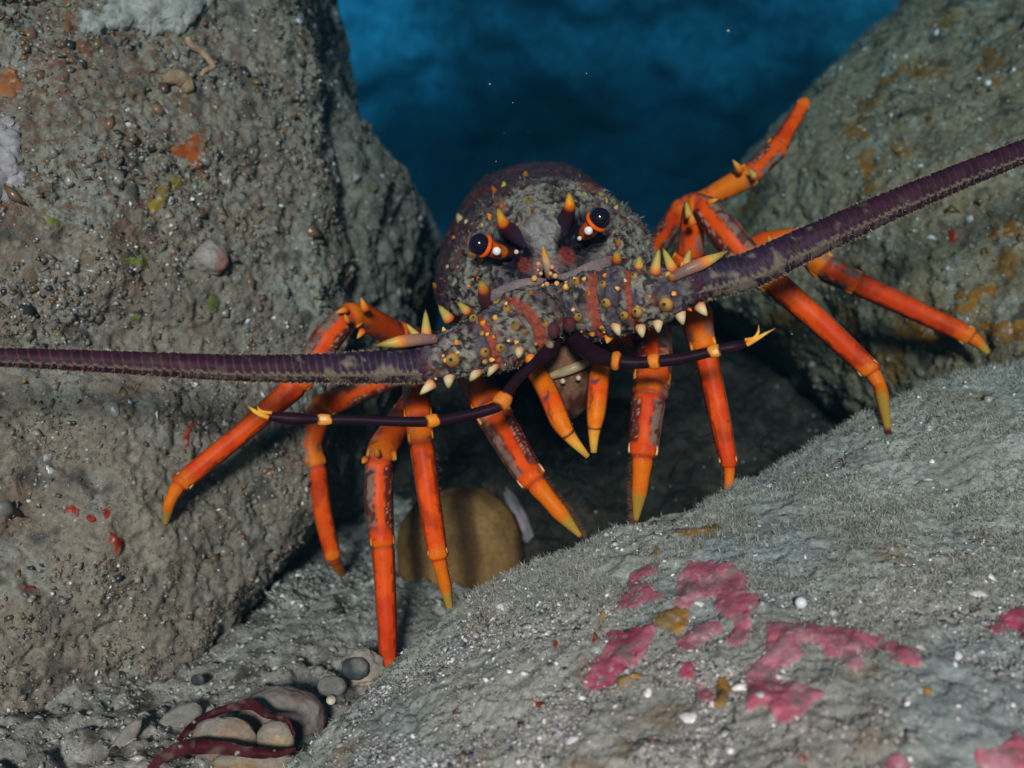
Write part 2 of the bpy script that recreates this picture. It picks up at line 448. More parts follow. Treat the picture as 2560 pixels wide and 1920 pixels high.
# ------------------------------------------------------------------ small bits strewn over a surface
def surface_samples(o, n, facing=-0.1, seed=0, box=None, margin=0.04, weight=None):
    me = o.data
    V, N = get_arr(me)
    me.calc_loop_triangles()
    T = np.empty(len(me.loop_triangles) * 3, np.int32); me.loop_triangles.foreach_get('vertices', T); T = T.reshape(-1, 3)
    c = V[T].mean(1); e = np.cross(V[T[:, 1]] - V[T[:, 0]], V[T[:, 2]] - V[T[:, 0]])
    a = np.linalg.norm(e, axis=1); n0 = e / np.maximum(a, 1e-12)[:, None]
    x, y, d = proj(c)
    q = CAM - c; q /= np.linalg.norm(q, axis=1)[:, None]
    ok = (d > 0.05) & (x > -2560 * margin) & (x < 2560 * (1 + margin)) & (y > -1920 * margin) & (y < 1920 * (1 + margin)) & ((n0 * q).sum(1) > facing)
    if box is not None: ok &= (x > box[0]) & (x < box[2]) & (y > box[1]) & (y < box[3])
    wgt = a * ok
    if weight is not None: wgt = wgt * weight(c)
    rg = np.random.default_rng(seed)
    idx = rg.choice(len(T), n, p=wgt / wgt.sum())
    u = rg.random((n, 2)); f = u.sum(1) > 1; u[f] = 1 - u[f]
    t = T[idx]
    p = V[t[:, 0]] + u[:, :1] * (V[t[:, 1]] - V[t[:, 0]]) + u[:, 1:] * (V[t[:, 2]] - V[t[:, 0]])
    nn = N[t].mean(1); nn /= np.linalg.norm(nn, axis=1)[:, None]
    return p, nn, rg

def strands_mesh(name, p, n, rg, length, width, col, spread=0.7, curl=0.5, cvar=0.25):
    k = len(p)
    d = n + spread * rg.normal(size=(k, 3)); d /= np.linalg.norm(d, axis=1)[:, None]
    side = np.cross(d, rg.normal(size=(k, 3))); side /= np.linalg.norm(side, axis=1)[:, None]
    L = length * (0.4 + 1.0 * rg.random(k))[:, None]; W = width * (0.6 + 0.8 * rg.random(k))[:, None]
    d2 = d + curl * rg.normal(size=(k, 3)); d2 /= np.linalg.norm(d2, axis=1)[:, None]
    b = p - 0.15 * L * n
    V = np.stack([b - side * W, b + side * W, b + d * L * 0.6 + side * W * 0.7, b + d * L * 0.6 - side * W * 0.7, b + d * L * 0.6 + d2 * L * 0.5], 1).reshape(-1, 3)
    i = np.arange(k)[:, None] * 5
    F4 = i + np.array([[0, 1, 2, 3]]); F3 = i + np.array([[3, 2, 4]])
    C = np.repeat(np.asarray(col)[None] if np.ndim(col) == 1 else col, k if np.ndim(col) == 1 else 1, 0) * (1 + cvar * rg.normal(size=(k, 1)))
    return mesh_from(V, [F4, F3], name, np.repeat(np.clip(C, 0.008, 0.9), 5, 0))

OCT = np.array([[1, 0, 0], [-1, 0, 0], [0, 1, 0], [0, -1, 0], [0, 0, 1], [0, 0, -1]], float)
OCF = np.array([[0, 2, 4], [2, 1, 4], [1, 3, 4], [3, 0, 4], [2, 0, 5], [1, 2, 5], [3, 1, 5], [0, 3, 5]])
def grains_mesh(name, p, n, rg, size, palette, pw, flat=0.6):
    k = len(p)
    s = size * (0.5 + rg.gamma(1.6, 0.55, size=(k, 1, 1)))
    sh = 0.5 + 0.9 * rg.random((k, 1, 3)); sh[:, :, 2] *= flat
    A = rg.normal(size=(k, 3)); A /= np.linalg.norm(A, axis=1)[:, None]
    z = n + 0.6 * A; z /= np.linalg.norm(z, axis=1)[:, None]
    x = np.cross(z, A); x /= np.linalg.norm(x, axis=1)[:, None]; y = np.cross(z, x)
    O = OCT[None] * sh * s + 0.2 * s * rg.normal(size=(k, 6, 3))
    V = p[:, None] + O[..., :1] * x[:, None] + O[..., 1:2] * y[:, None] + O[..., 2:] * z[:, None]
    F = (np.arange(k)[:, None, None] * 6 + OCF[None]).reshape(-1, 3)
    c = np.asarray(palette)[rg.choice(len(palette), k, p=np.asarray(pw) / np.sum(pw))] * (1 + 0.2 * rg.normal(size=(k, 1)))
    return mesh_from(V.reshape(-1, 3), F, name, np.repeat(np.clip(c, 0.01, 0.9), 6, 0), smooth=True)

def strew(name, o, n, seed, kindf, *a, part=True, **k):
    sk = {q: k.pop(q) for q in ('facing', 'box', 'weight') if q in k}
    p, nn, rg = surface_samples(o, n, seed=seed, **sk)
    mat = M_TURF if kindf is strands_mesh else M_GRAIN
    return props(obj(name, kindf(name, p, nn, rg, *a, **k), mat, o if part else None), kind='stuff')

GREY = [(0.22, 0.21, 0.18), (0.30, 0.29, 0.27), (0.16, 0.13, 0.10), (0.75, 0.76, 0.80), (0.04, 0.04, 0.06), (0.16, 0.07, 0.04)]
def lumpy(f, lo, hi, seed):
    return lambda c: 0.06 + ss(lo, hi, fbm(c, f, 2, seed))
strew('shell_grit', turf_boulder, 9000, 2, grains_mesh, 0.00042, GREY, [5, 5, 1.8, 1.7, 1.0, 0.5], weight=lumpy(22, -0.1, 0.6, 102))
strew('shell_grit', turf_boulder, 14000, 21, grains_mesh, 0.00046, [(0.30, 0.31, 0.32), (0.40, 0.40, 0.42), (0.20, 0.19, 0.17), (0.80, 0.82, 0.88), (0.06, 0.07, 0.12)], [5, 4, 2.4, 1.3, 1.0], weight=lambda c: ss(1350, 1800, proj(c)[1]) * (0.05 + ss(-0.05, 0.5, fbm(c, 24, 2, 109))))
strew('shell_grit', turf_boulder, 260, 3, grains_mesh, 0.0008, GREY, [2, 4, 0.8, 5, 1.2, 0.6], weight=lumpy(16, 0.0, 0.6, 103))
strew('turf', left_boulder, 24000, 4, strands_mesh, 0.0030, 0.00024, (0.19, 0.168, 0.138), weight=lumpy(25, -0.3, 0.4, 104), spread=0.9, curl=0.7, facing=-0.35)
strew('shell_grit', left_boulder, 20000, 5, grains_mesh, 0.0007, [(0.21, 0.18, 0.15), (0.27, 0.245, 0.215), (0.16, 0.095, 0.06), (0.70, 0.70, 0.74), (0.035, 0.035, 0.045), (0.15, 0.07, 0.035)], [4, 3, 3.6, 0.7, 1.5, 2.0], weight=lumpy(20, -0.3, 0.5, 105))
strew('shell_grit', left_boulder, 5200, 25, grains_mesh, 0.0013, [(0.20, 0.17, 0.14), (0.26, 0.235, 0.20), (0.17, 0.095, 0.055), (0.19, 0.12, 0.045), (0.045, 0.04, 0.04), (0.55, 0.54, 0.55)], [4, 3, 3, 1.5, 2, 0.25], flat=0.35, weight=lambda c: (0.15 + ss(-0.2, 0.4, fbm(c, 30, 2, 115))) * (0.25 + ss(900, 500, proj(c)[1])))
strew('turf', right_boulder, 22000, 6, strands_mesh, 0.0034, 0.0003, (0.18, 0.163, 0.118), weight=lumpy(22, -0.3, 0.4, 106), spread=0.9, curl=0.7, facing=-0.35)
strew('shell_grit', right_boulder, 9000, 7, grains_mesh, 0.0009, [(0.17, 0.155, 0.115), (0.24, 0.23, 0.19), (0.15, 0.085, 0.025), (0.60, 0.60, 0.62), (0.035, 0.035, 0.035)], [4, 3, 2.4, 0.8, 1.0], weight=lumpy(20, -0.3, 0.5, 107))
strew('turf', behind_boulder, 7000, 8, strands_mesh, 0.0036, 0.0003, (0.17, 0.155, 0.13), spread=0.9, curl=0.7, facing=-0.35)
strew('shell_grit', behind_boulder, 2500, 9, grains_mesh, 0.0012, [(0.14, 0.125, 0.10), (0.19, 0.18, 0.16), (0.11, 0.07, 0.04), (0.4, 0.4, 0.42)], [4, 2, 2, 0.3])
strew('gravel', seabed_near, 60000, 10, grains_mesh, 0.0008, [(0.30, 0.285, 0.255), (0.38, 0.36, 0.33), (0.20, 0.18, 0.155), (0.55, 0.55, 0.55), (0.08, 0.08, 0.085)], [5, 4, 2, 0.35, 0.6], part=False, facing=-1)
strew('gravel', slab_rock, 5000, 12, grains_mesh, 0.0008, GREY, [5, 4, 2, 0.4, 0.6, 0.3])

# ------------------------------------------------------------------ the lobster
def catmull(A, step):
    """dense samples of a smooth curve through rows of A (any number of columns; first three are xyz)"""
    A = np.asarray(A, float)
    B = np.vstack([2 * A[0] - A[1], A, 2 * A[-1] - A[-2]])
    out, seg = [], []
    for i in range(len(A) - 1):
        p0, p1, p2, p3 = B[i:i + 4]
        n = max(2, int(np.linalg.norm(p2[:3] - p1[:3]) / step))
        t = (np.arange(n) / n)[:, None]
        out.append(0.5 * (2 * p1 + (p2 - p0) * t + (2 * p0 - 5 * p1 + 4 * p2 - p3) * t ** 2 + (3 * p1 - p0 - 3 * p2 + p3) * t ** 3))
        seg.append(i + t[:, 0])
    out.append(A[-1:]); seg.append(np.array([len(A) - 1.0]))
    return np.vstack(out), np.concatenate(seg)

def linear(A, step):
    A = np.asarray(A, float); out, seg = [], []
    for i in range(len(A) - 1):
        n = max(2, int(np.linalg.norm(A[i + 1, :3] - A[i, :3]) / step)); t = (np.arange(n) / n)[:, None]
        out.append(A[i] * (1 - t) + A[i + 1] * t); seg.append(i + t[:, 0])
    out.append(A[-1:]); seg.append(np.array([len(A) - 1.0]))
    return np.vstack(out), np.concatenate(seg)

def frames(c):
    t = np.gradient(c, axis=0); t /= np.maximum(np.linalg.norm(t, axis=1), 1e-9)[:, None]
    q = CAM - c
    a = q - (q * t).sum(1)[:, None] * t; a /= np.maximum(np.linalg.norm(a, axis=1), 1e-9)[:, None]   # side turned to the viewer's side
    b = np.cross(t, a)
    return t, a, b

def tube(c, r, nth=24, flat=1.0, cap=True):
    """skin round a centre line; theta 0 looks along the a axis, pi/2 along b. returns V, faces, theta, row index"""
    t, a, b = frames(c)
    th = np.arange(nth) * 2 * math.pi / nth
    r = np.asarray(r)
    rr = r if r.ndim == 2 else np.repeat(r[:, None], nth, 1)
    V = c[:, None] + rr[..., None] * (np.cos(th)[None, :, None] * a[:, None] * flat + np.sin(th)[None, :, None] * b[:, None])
    n = len(c)
    I = np.arange(n * nth).reshape(n, nth); J = np.roll(I, -1, 1)
    F = np.stack([I[:-1], J[:-1], J[1:], I[1:]], -1).reshape(-1, 4)
    V = V.reshape(-1, 3); TH = np.tile(th, n); ROW = np.repeat(np.arange(n), nth)
    F3 = np.zeros((0, 3), int)
    if cap:
        V = np.vstack([V, c[0], c[-1]]); TH = np.append(TH, [0, 0]); ROW = np.append(ROW, [0, n - 1])
        F3 = np.concatenate([np.stack([J[0], I[0], np.full(nth, n * nth)], 1), np.stack([I[-1], J[-1], np.full(nth, n * nth + 1)], 1)])
    return V, [F, F3], TH, ROW

def m_at(px, d): return px * d / FPX           # photo pixels at distance d -> metres

lobster = empty('lobster', P(1370, 1250, 0.62))
props(lobster, 'orange-legged spiny rock lobster with silt-covered head and thick purple feelers, facing out of the cleft', 'lobster')

ORANGE = np.array([0.74, 0.076, 0.003]); AMBER = np.array([0.74, 0.165, 0.006]); YEL = np.array([0.46, 0.31, 0.045])
SILT = np.array([0.215, 0.20, 0.168]); DUSK = np.array([0.045, 0.030, 0.055]); MAROON = np.array([0.16, 0.028, 0.022])
PURPLE = np.array([0.034, 0.012, 0.026]); CORAL = np.array([0.29, 0.062, 0.036])

# --- spines: one cone mesh per size of look, copied with its own place and size
def cone_mesh(name, cols, bend=0.0, blunt=0.10):
    n, m = 12, 10
    z = np.linspace(0, 1, n)
    r = (1 - z) ** 0.62 * (1 - 0.08 * z) ; r[-1] = blunt * 0.35; r = np.maximum(r, blunt * (1 - z) + 0.02)
    th = np.arange(m) * 2 * math.pi / m
    V = np.stack([r[:, None] * np.cos(th) + bend * z[:, None] ** 2, r[:, None] * np.sin(th), np.repeat(z[:, None], m, 1)], -1).reshape(-1, 3)
    I = np.arange(n * m).reshape(n, m); J = np.roll(I, -1, 1)
    F = np.stack([I[:-1], J[:-1], J[1:], I[1:]], -1).reshape(-1, 4)
    V = np.vstack([V, [bend, 0, 1.02]])
    F3 = np.stack([I[-1], J[-1], np.full(m, n * m)], 1)
    zz = np.append(np.repeat(z, m), 1.0)
    ks = np.array([k for k, _ in cols]); cc = np.array([c for _, c in cols])
    C = np.stack([np.interp(zz, ks, cc[:, i]) for i in range(3)], 1)
    me = mesh_from(V, [F, F3], name, C); me.materials.append(M_GLOSS)
    return me
SP = {
    'y': cone_mesh('spine', [(0, (0.20, 0.03, 0.015)), (0.12, (0.72, 0.17, 0.02)), (0.30, (0.72, 0.38, 0.11)), (0.45, (0.52, 0.40, 0.10)), (0.80, (0.42, 0.34, 0.075)), (0.93, (0.14, 0.09, 0.03)), (1, (0.05, 0.03, 0.02))]),
    'w': cone_mesh('spine', [(0, (0.50, 0.13, 0.06)), (0.25, (0.80, 0.45, 0.22)), (0.6, (0.75, 0.66, 0.42)), (0.9, (0.42, 0.34, 0.12)), (1, (0.12, 0.06, 0.02))]),
    'f': cone_mesh('spine', [(0, (0.10, 0.02, 0.015)), (0.12, (0.60, 0.13, 0.02)), (0.30, (0.85, 0.36, 0.06)), (0.55, (0.85, 0.55, 0.14)), (0.86, (0.70, 0.48, 0.12)), (0.95, (0.14, 0.09, 0.03)), (1, (0.04, 0.025, 0.02))], blunt=0.45),
    'o': cone_mesh('spine', [(0, (0.35, 0.04, 0.01)), (0.3, (0.85, 0.20, 0.02)), (0.7, (0.85, 0.34, 0.04)), (1, (0.55, 0.30, 0.06))], blunt=0.3),
    'k': cone_mesh('spine', [(0, (0.06, 0.02, 0.03)), (0.45, (0.10, 0.03, 0.03)), (0.62, (0.80, 0.20, 0.02)), (0.85, (0.62, 0.42, 0.08)), (1, (0.10, 0.05, 0.02))]),
}
def spine(parent, base, tip, r, kind='y', sink=0.35, name='spine'):
    base, tip = np.asarray(base), np.asarray(tip)
    z = tip - base; L = np.linalg.norm(z); z = z / L
    base = base - sink * r * z; L += sink * r
    x = np.cross(z, (0.3, 0.9, 0.2)); x /= np.linalg.norm(x); y = np.cross(z, x)
    o = bpy.data.objects.new(name, SP[kind]); COL.objects.link(o)
    o.parent = parent
    Mw = Matrix([[x[0] * r, y[0] * r, z[0] * L, base[0]], [x[1] * r, y[1] * r, z[1] * L, base[1]], [x[2] * r, y[2] * r, z[2] * L, base[2]], [0, 0, 0, 1]])
    o.matrix_parent_inverse = parent.matrix_world.inverted(); o.matrix_basis = Mw
    return o

# --- carapace: a silted dome lofted from rounded sections, running back into the cleft
SEC = np.array([  # depth, cx, cy, half width, up, down (photo pixels at that depth)
    (.5475, 1372, 690, 20, 20, 20), (.5485, 1372, 688, 80, 70, 60), (.551, 1372, 682, 135, 100, 85), (.558, 1372, 672, 185, 140, 110), (.570, 1371, 664, 222, 172, 132),
    (.585, 1369, 660, 246, 194, 148), (.605, 1366, 658, 262, 212, 160), (.635, 1358, 656, 270, 228, 170), (.67, 1350, 650, 268, 240, 172), (.72, 1346, 640, 254, 236, 165),
    (.80, 1340, 640, 225, 208, 140), (.90, 1335, 640, 180, 165, 110), (1.0, 1330, 640, 120, 110, 80), (1.05, 1330, 640, 10, 10, 10)])
rows = np.concatenate([np.linspace(0, 8, 170, endpoint=False), np.linspace(8, 13, 40)])
S = np.stack([np.interp(rows, np.arange(len(SEC)), SEC[:, i]) for i in range(6)], 1)
for _ in range(6): S[1:-1] = 0.25 * S[:-2] + 0.5 * S[1:-1] + 0.25 * S[2:]
nth = 260
th = np.arange(nth) * 2 * math.pi / nth
cu, su = np.cos(th), np.sin(th)
ex = np.sign(cu) * np.abs(cu) ** 0.86; ey = np.sign(su) * np.abs(su) ** 0.9
ROLL = R(12)
lx = S[:, 3:4] * ex[None]; ly = np.where(su > 0, S[:, 4:5], S[:, 5:6]) * ey[None]
lx = lx * (1 + 0.10 * ss(0.1, -0.6, su) - 0.19 * ss(-0.1, 0.75, su))[None]          # cheeks flare below
gx = lx * math.cos(ROLL) - ly * math.sin(ROLL); gy = lx * math.sin(ROLL) + ly * math.cos(ROLL)
PX = S[:, 1:2] + gx; PY = S[:, 2:3] - gy; PD = np.repeat(S[:, 0:1], nth, 1)
V = PA(np.stack([PX.ravel(), PY.ravel(), PD.ravel()], 1))
n = len(S); I = np.arange(n * nth).reshape(n, nth); J = np.roll(I, -1, 1)
F = np.stack([I[:-1], J[:-1], J[1:], I[1:]], -1).reshape(-1, 4)
me = mesh_from(V, F, 'carapace')
V, N = get_arr(me)
if np.mean((N * (V - V.mean(0))).sum(1)) < 0:
    me.flip_normals(); V, N = get_arr(me)
px, py, pd = proj(V)
front = pd < 0.69
def blob(x, y, rx, ry=None, soft=0.35, rot=0.0):
    ry = ry or rx; a = R(rot); dx, dy = px - x, py - y
    u = (dx * math.cos(a) + dy * math.sin(a)) / rx; v = (-dx * math.sin(a) + dy * math.cos(a)) / ry
    return ss(1 + soft, 1 - soft, np.sqrt(u * u + v * v)) * front
h = 0.0016 * fbm(V, 60, 3, 201) + 0.0009 * fbm(V, 260, 2, 203)
pit = np.maximum(ss(0.14, 0.32, perlin(V, 180, 205)), 0.8 * ss(0.24, 0.42, perlin(V, 330, 206)))
h -= 0.0016 * pit
h += 0.0012 * ss(0.15, 0.5, perlin(V, 330, 207)) + 0.0007 * perlin(V, 520, 209)
# orbit hollows and the raised tongue between the horns
orb = np.clip(blob(1275, 625, 62, 38, 0.5, 20) + blob(1462, 588, 62, 38, 0.5, -40), 0, 1)
h = h - 0.007 * orb + 0.004 * blob(1345, 560, 55, 70, 0.5, 10)
V2 = V + N * h[:, None]
me.vertices.foreach_set('co', V2.astype(np.float32).ravel()); me.update()
C = np.tile(SILT * 1.08, (len(V), 1)) * (1 + 0.25 * fbm(V, 140, 3, 211))[:, None]
C = mixc(C, (0.085, 0.056, 0.062), 0.85 * ss(0.08, 0.22, fbm(V, 85, 4, 231)))
C = mixc(C, (0.022, 0.015, 0.018), 0.95 * np.maximum(ss(0.14, 0.26, perlin(V, 180, 205)), ss(0.24, 0.36, perlin(V, 330, 206))))
C = mixc(C, (0.17, 0.045, 0.035), 0.7 * ss(0.30, 0.6, fbm(V, 75, 2, 213)))
sil = ss(0.586, 0.612, pd + 0.012 * fbm(V, 40, 2, 217) - 0.05 * ss(1430, 1560, px) + 0.006 * ss(1300, 1150, px))            # bare dark shell behind the silted front
C = mixc(C, (0.050, 0.030, 0.042), 0.94 * sil)
C = mixc(C, MAROON * 0.8, 0.6 * sil * ss(0.1, 0.5, fbm(V, 50, 2, 219)))
face = np.clip(blob(1280, 640, 92, 46, 0.4, 25) + blob(1462, 592, 92, 46, 0.4, -38) + blob(1372, 690, 150, 60, 0.4, -12), 0, 1)
C = mixc(C, (0.016, 0.013, 0.030), 0.97 * face * (0.7 + 0.3 * ss(-0.3, 0.3, fbm(V, 150, 2, 221))))
C = mixc(C, (0.008, 0.006, 0.016), 0.96 * np.clip(blob(1288, 622, 66, 40, 0.3, 28) + blob(1446, 582, 66, 40, 0.3, -45), 0, 1))
C = mixc(C, SILT * 0.7, 0.5 * face * ss(0.35, 0.6, fbm(V, 120, 3, 223)))
tong = blob(1348, 545, 58, 62, 0.25, 12)
C = mixc(C, SILT * (1.0), 0.8 * tong * (1 - pit))
red = np.clip(blob(1309, 658, 27, 20, 0.18, 55) + blob(1421, 634, 24, 27, 0.18), 0, 1)
C = mixc(C, (0.185, 0.036, 0.028), 0.93 * red)
C = mixc(C, (0.40, 0.26, 0.22), 0.6 * blob(1365, 665, 34, 44, 0.6))
lav = np.clip(blob(1352, 590, 34, 44, 0.3, -12) + blob(1370, 628, 17, 26, 0.4), 0, 1)
C = mixc(C, np.array((0.235, 0.225, 0.225)), 0.85 * lav)
set_col(me, np.clip(C, 0.004, 1))
carapace = obj('carapace', me, M_SHELL, lobster)
bpy.context.view_layer.update()
CT = bvh(carapace)
def on(tree, x, y, fall):
    h = cast(tree, x, y)
    return (P(x, y, fall), fall) if h is None else (h[0], h[2])

# fuzz of silt standing off the shell
p, nn, rg = surface_samples(carapace, 1900, facing=-0.35, seed=31, weight=lambda c: ss(0.62, 0.595, proj(c)[2] - 0.05 * ss(1430, 1560, proj(c)[0])) * (0.15 + ss(-0.2, 0.4, fbm(c, 60, 2, 9)) + 1.2 * ss(1480, 1560, proj(c)[0])) * (1 - 0.97 * (np.hypot((proj(c)[0] - 1368) / 1.25, proj(c)[1] - 640) < 125)))
props(obj('silt_fuzz', strands_mesh('silt_fuzz', p, nn, rg, 0.0030, 0.00032, SILT * 0.9, 0.8, 0.8), M_TURF, carapace), kind='stuff')

# horns over the eyes
def painted_tube(name, pts, parent, mat, colf, step=0.0008, nth=18, curve=catmull, flat=1.0, bumpf=None):
    """pts rows: px, py, depth, radius in photo px"""
    pts = np.asarray(pts, float)
    A = np.concatenate([PA(pts[:, :3]), m_at(pts[:, 3], pts[:, 2])[:, None]], 1)
    D, seg = curve(A, step)
    r = np.maximum(D[:, 3], 1e-5)
    Vt, Ft, TH, ROW = tube(D[:, :3], r if bumpf is None else bumpf(D[:, :3], r, seg), nth, flat)
    Cc = colf(Vt, TH, seg[ROW])
    return obj(name, mesh_from(Vt, Ft, name, np.clip(Cc, 0.003, 1)), mat, parent)
def rampc(stops):
    ks = np.array([k for k, _ in stops]); cc = np.array([c for _, c in stops])
    return lambda t: np.stack([np.interp(t, ks, cc[:, i]) for i in range(3)], 1)
horn_c = rampc([(0, (0.045, 0.040, 0.07)), (1.4, (0.030, 0.016, 0.035)), (2.35, (0.035, 0.012, 0.022)), (2.80, (0.08, 0.012, 0.012)), (2.98, (0.70, 0.13, 0.008)), (3.3, (0.78, 0.30, 0.018)), (3.75, (0.50, 0.34, 0.05)), (4, (0.05, 0.02, 0.015))])
painted_tube('horn', [(1362, 634, .5600, 20), (1318, 606, .5570, 23), (1276, 578, .5510, 20), (1257, 556, .5460, 14), (1244, 518, .5420, 3)], carapace, M_ROD, lambda V, T, s: horn_c(s) * (1 + 0.25 * fbm(V, 300, 2, 5))[:, None])
painted_tube('horn', [(1386, 620, .5600, 20), (1402, 574, .5570, 23), (1417, 540, .5510, 19), (1424, 514, .5460, 14), (1422, 478, .5420, 3)], carapace, M_ROD, lambda V, T, s: horn_c(s) * (1 + 0.25 * fbm(V, 300, 2, 6))[:, None])
painted_tube('rostrum', [(1376, 690, .549, 13), (1368, 662, .541, 11), (1362, 640, .536, 8), (1357, 616, .533, 2)], carapace, M_GLOSS, lambda V, T, s: rampc([(0, (0.4, 0.15, 0.12)), (1, (0.7, 0.45, 0.35)), (1.7, (0.85, 0.55, 0.30)), (2.2, (0.85, 0.35, 0.05)), (3, (0.5, 0.3, 0.06))])(s))

# eyes on their stalks
def ball(name, c, r, parent, mat, colf, n=48, squash=(1, 1, 1), axis=None):
    u = np.linspace(0, math.pi, n // 2); v = np.arange(n) * 2 * math.pi / n
    U, W = np.meshgrid(u, v, indexing='ij')
    B = np.stack([np.sin(U) * np.cos(W), np.sin(U) * np.sin(W), np.cos(U)], -1).reshape(-1, 3) * np.asarray(squash)
    I = np.arange(len(u) * n).reshape(len(u), n); J = np.roll(I, -1, 1)
    F = np.stack([I[:-1], I[1:], J[1:], J[:-1]], -1).reshape(-1, 4)
    Vb = np.asarray(c) + r * B
    Cb = colf(Vb, B)
    return obj(name, mesh_from(Vb, F, name, np.clip(Cb, 0.002, 1)), mat, parent)
def ring(name, c, axis, R0, r0, parent, mat, col, arc=(0, 360), n=40, m=12, start=None):
    axis = np.asarray(axis) / np.linalg.norm(axis)
    x = np.asarray(start if start is not None else (0.2, 0.3, 0.9), float); x = x - (x @ axis) * axis; x /= np.linalg.norm(x); y = np.cross(axis, x)
    a = np.linspace(R(arc[0]), R(arc[1]), n)
    cc = np.asarray(c) + R0 * (np.cos(a)[:, None] * x + np.sin(a)[:, None] * y)
    full = abs(arc[1] - arc[0]) >= 359
    rr = np.full(n, r0)
    if not full: rr = r0 * np.clip(np.sin(np.linspace(0, math.pi, n)) * 1.8, 0.12, 1)
    Vr, Fr, TH, ROW = tube(cc, rr, m)
    Cr = np.tile(np.asarray(col, float), (len(Vr), 1)) * (1 + 0.15 * fbm(Vr, 400, 2, 3))[:, None]
    return obj(name, mesh_from(Vr, Fr, name, np.clip(Cr, 0.003, 1)), mat, parent)
for (ex_, ey_, sx, sy, bx, by) in ((1199, 611, 1243, 628, 1300, 640), (1499, 546, 1470, 577, 1440, 606)):
    de = 0.538
    c = P(ex_, ey_, de); r = m_at(27.5, de)
    eye = ball('eye', c, r, lobster, M_EYE, lambda V, B: np.tile((0.010, 0.007, 0.018), (len(V), 1)))
    ax = P(ex_, ey_, de) - P(sx, sy, de + 0.006); ax /= np.linalg.norm(ax)
    ring('eye_ring', c - ax * r * 0.52, ax, r * 0.90, m_at(6.0, de), eye, M_LEG, (0.85, 0.11, 0.005))
    st = painted_tube('eye_stalk', [(bx, by, .563, 9), (0.5 * (bx + sx), 0.5 * (by + sy), .556, 14), (sx, sy, .547, 20), (ex_ + 0.35 * (sx - ex_), ey_ + 0.35 * (sy - ey_), .541, 20)],
                      eye, M_GLOSS, lambda V, T, s: rampc([(0, (0.03, 0.02, 0.04)), (0.9, (0.04, 0.015, 0.022)), (1.5, (0.10, 0.025, 0.018)), (1.78, (0.70, 0.20, 0.012)), (2.15, (0.50, 0.07, 0.006)), (3, (0.70, 0.09, 0.004))])(s) * (1 + 0.45 * fbm(V, 350, 2, 8))[:, None])
    ball('eye_spot', P(sx - (1 if sx < 1300 else -1), sy, de - 0.001), m_at(11, de), eye, M_GLOSS, lambda V, B: np.tile((0.88, 0.87, 0.85), (len(V), 1)), n=24)  # white ball stands in for the bright glint on the stalk
    ball('eye_spot', P(bx - 9 * (1 if sx < 1300 else -1), by - 10, .543), m_at(6, de), eye, M_GLOSS, lambda V, B: np.tile((0.75, 0.60, 0.52), (len(V), 1)), n=20)

# plates below the eyes, over the roots of the feelers
def plate_c(V, T, s):
    return mixc(np.tile((0.20, 0.155, 0.165), (len(V), 1)), (0.34, 0.15, 0.09), ss(-0.2, 0.5, fbm(V, 90, 2, 12))) * (1 + 0.2 * fbm(V, 260, 2, 13))[:, None]
painted_tube('face_plate', [(1205, 752, .552, 8), (1240, 738, .545, 16), (1300, 716, .540, 18), (1345, 704, .541, 10), (1365, 700, .545, 4)], carapace, M_SHELL, plate_c, flat=0.7)
painted_tube('face_plate', [(1385, 694, .545, 4), (1425, 690, .541, 12), (1480, 672, .541, 19), (1520, 654, .547, 15), (1538, 645, .553, 5)], carapace, M_SHELL, plate_c, flat=0.7)
for (x, y, r) in ((1336, 696, 8), (1346, 660, 6), (1352, 684, 5), (1380, 668, 6), (1376, 684, 5), (1388, 690, 7), (1367, 711, 7), (1392, 709, 7), (1345, 675, 4)):
    ball('tubercle', P(x, y, .5375), m_at(r, .54), carapace, M_GLOSS, lambda V, B: np.tile((0.72, 0.30 + 0.2 * random.random(), 0.16), (len(V), 1)), n=14)

for (bx, by, tx, ty, r, k) in ((1322, 502, 1322, 494, 11, 'y'), (1331, 526, 1331, 520, 7, 'o'), (1150, 548, 1143, 533, 11, 'w'), (1314, 440, 1313, 428, 9, 'o'), (1090, 716, 1083, 708, 8, 'o'),
                               (1236, 478, 1231, 466, 8, 'o'), (1180, 640, 1172, 632, 8, 'o'), (1255, 520, 1252, 508, 8, 'o'), (1545, 610, 1548, 596, 8, 'o')):
    b, d = on(CT, bx, by, .60)
    spine(carapace, b, P(tx, ty, d - 0.006), m_at(r, d), k)
rgc = np.random.default_rng(77)
for _ in range(46):
    bx, by = rgc.uniform(1100, 1610), rgc.uniform(430, 780)
    if ((bx - 1368) / 1.3) ** 2 + (by - 640) ** 2 < 118 ** 2 or (abs(bx - 1345) < 60 and by < 600): continue
    hh_ = cast(CT, bx, by)
    if hh_ is None or hh_[2] > .66: continue
    nn_ = hh_[1] - 0.5 * FW + 0.3 * UP; nn_ /= np.linalg.norm(nn_)
    kr = rgc.uniform(4.0, 8.5)
    spine(carapace, hh_[0], hh_[0] + nn_ * m_at(kr * 1.7, hh_[2]), m_at(kr, hh_[2]), rgc.choice(['y', 'o', 'k', 'w'], p=[.35, .3, .25, .1]))
spine(carapace, P(1216, 745, .549), P(1200, 698, .535), m_at(24, .54), 'k')
spine(carapace, P(1543, 668, .549), P(1541, 624, .538), m_at(20, .54), 'k')

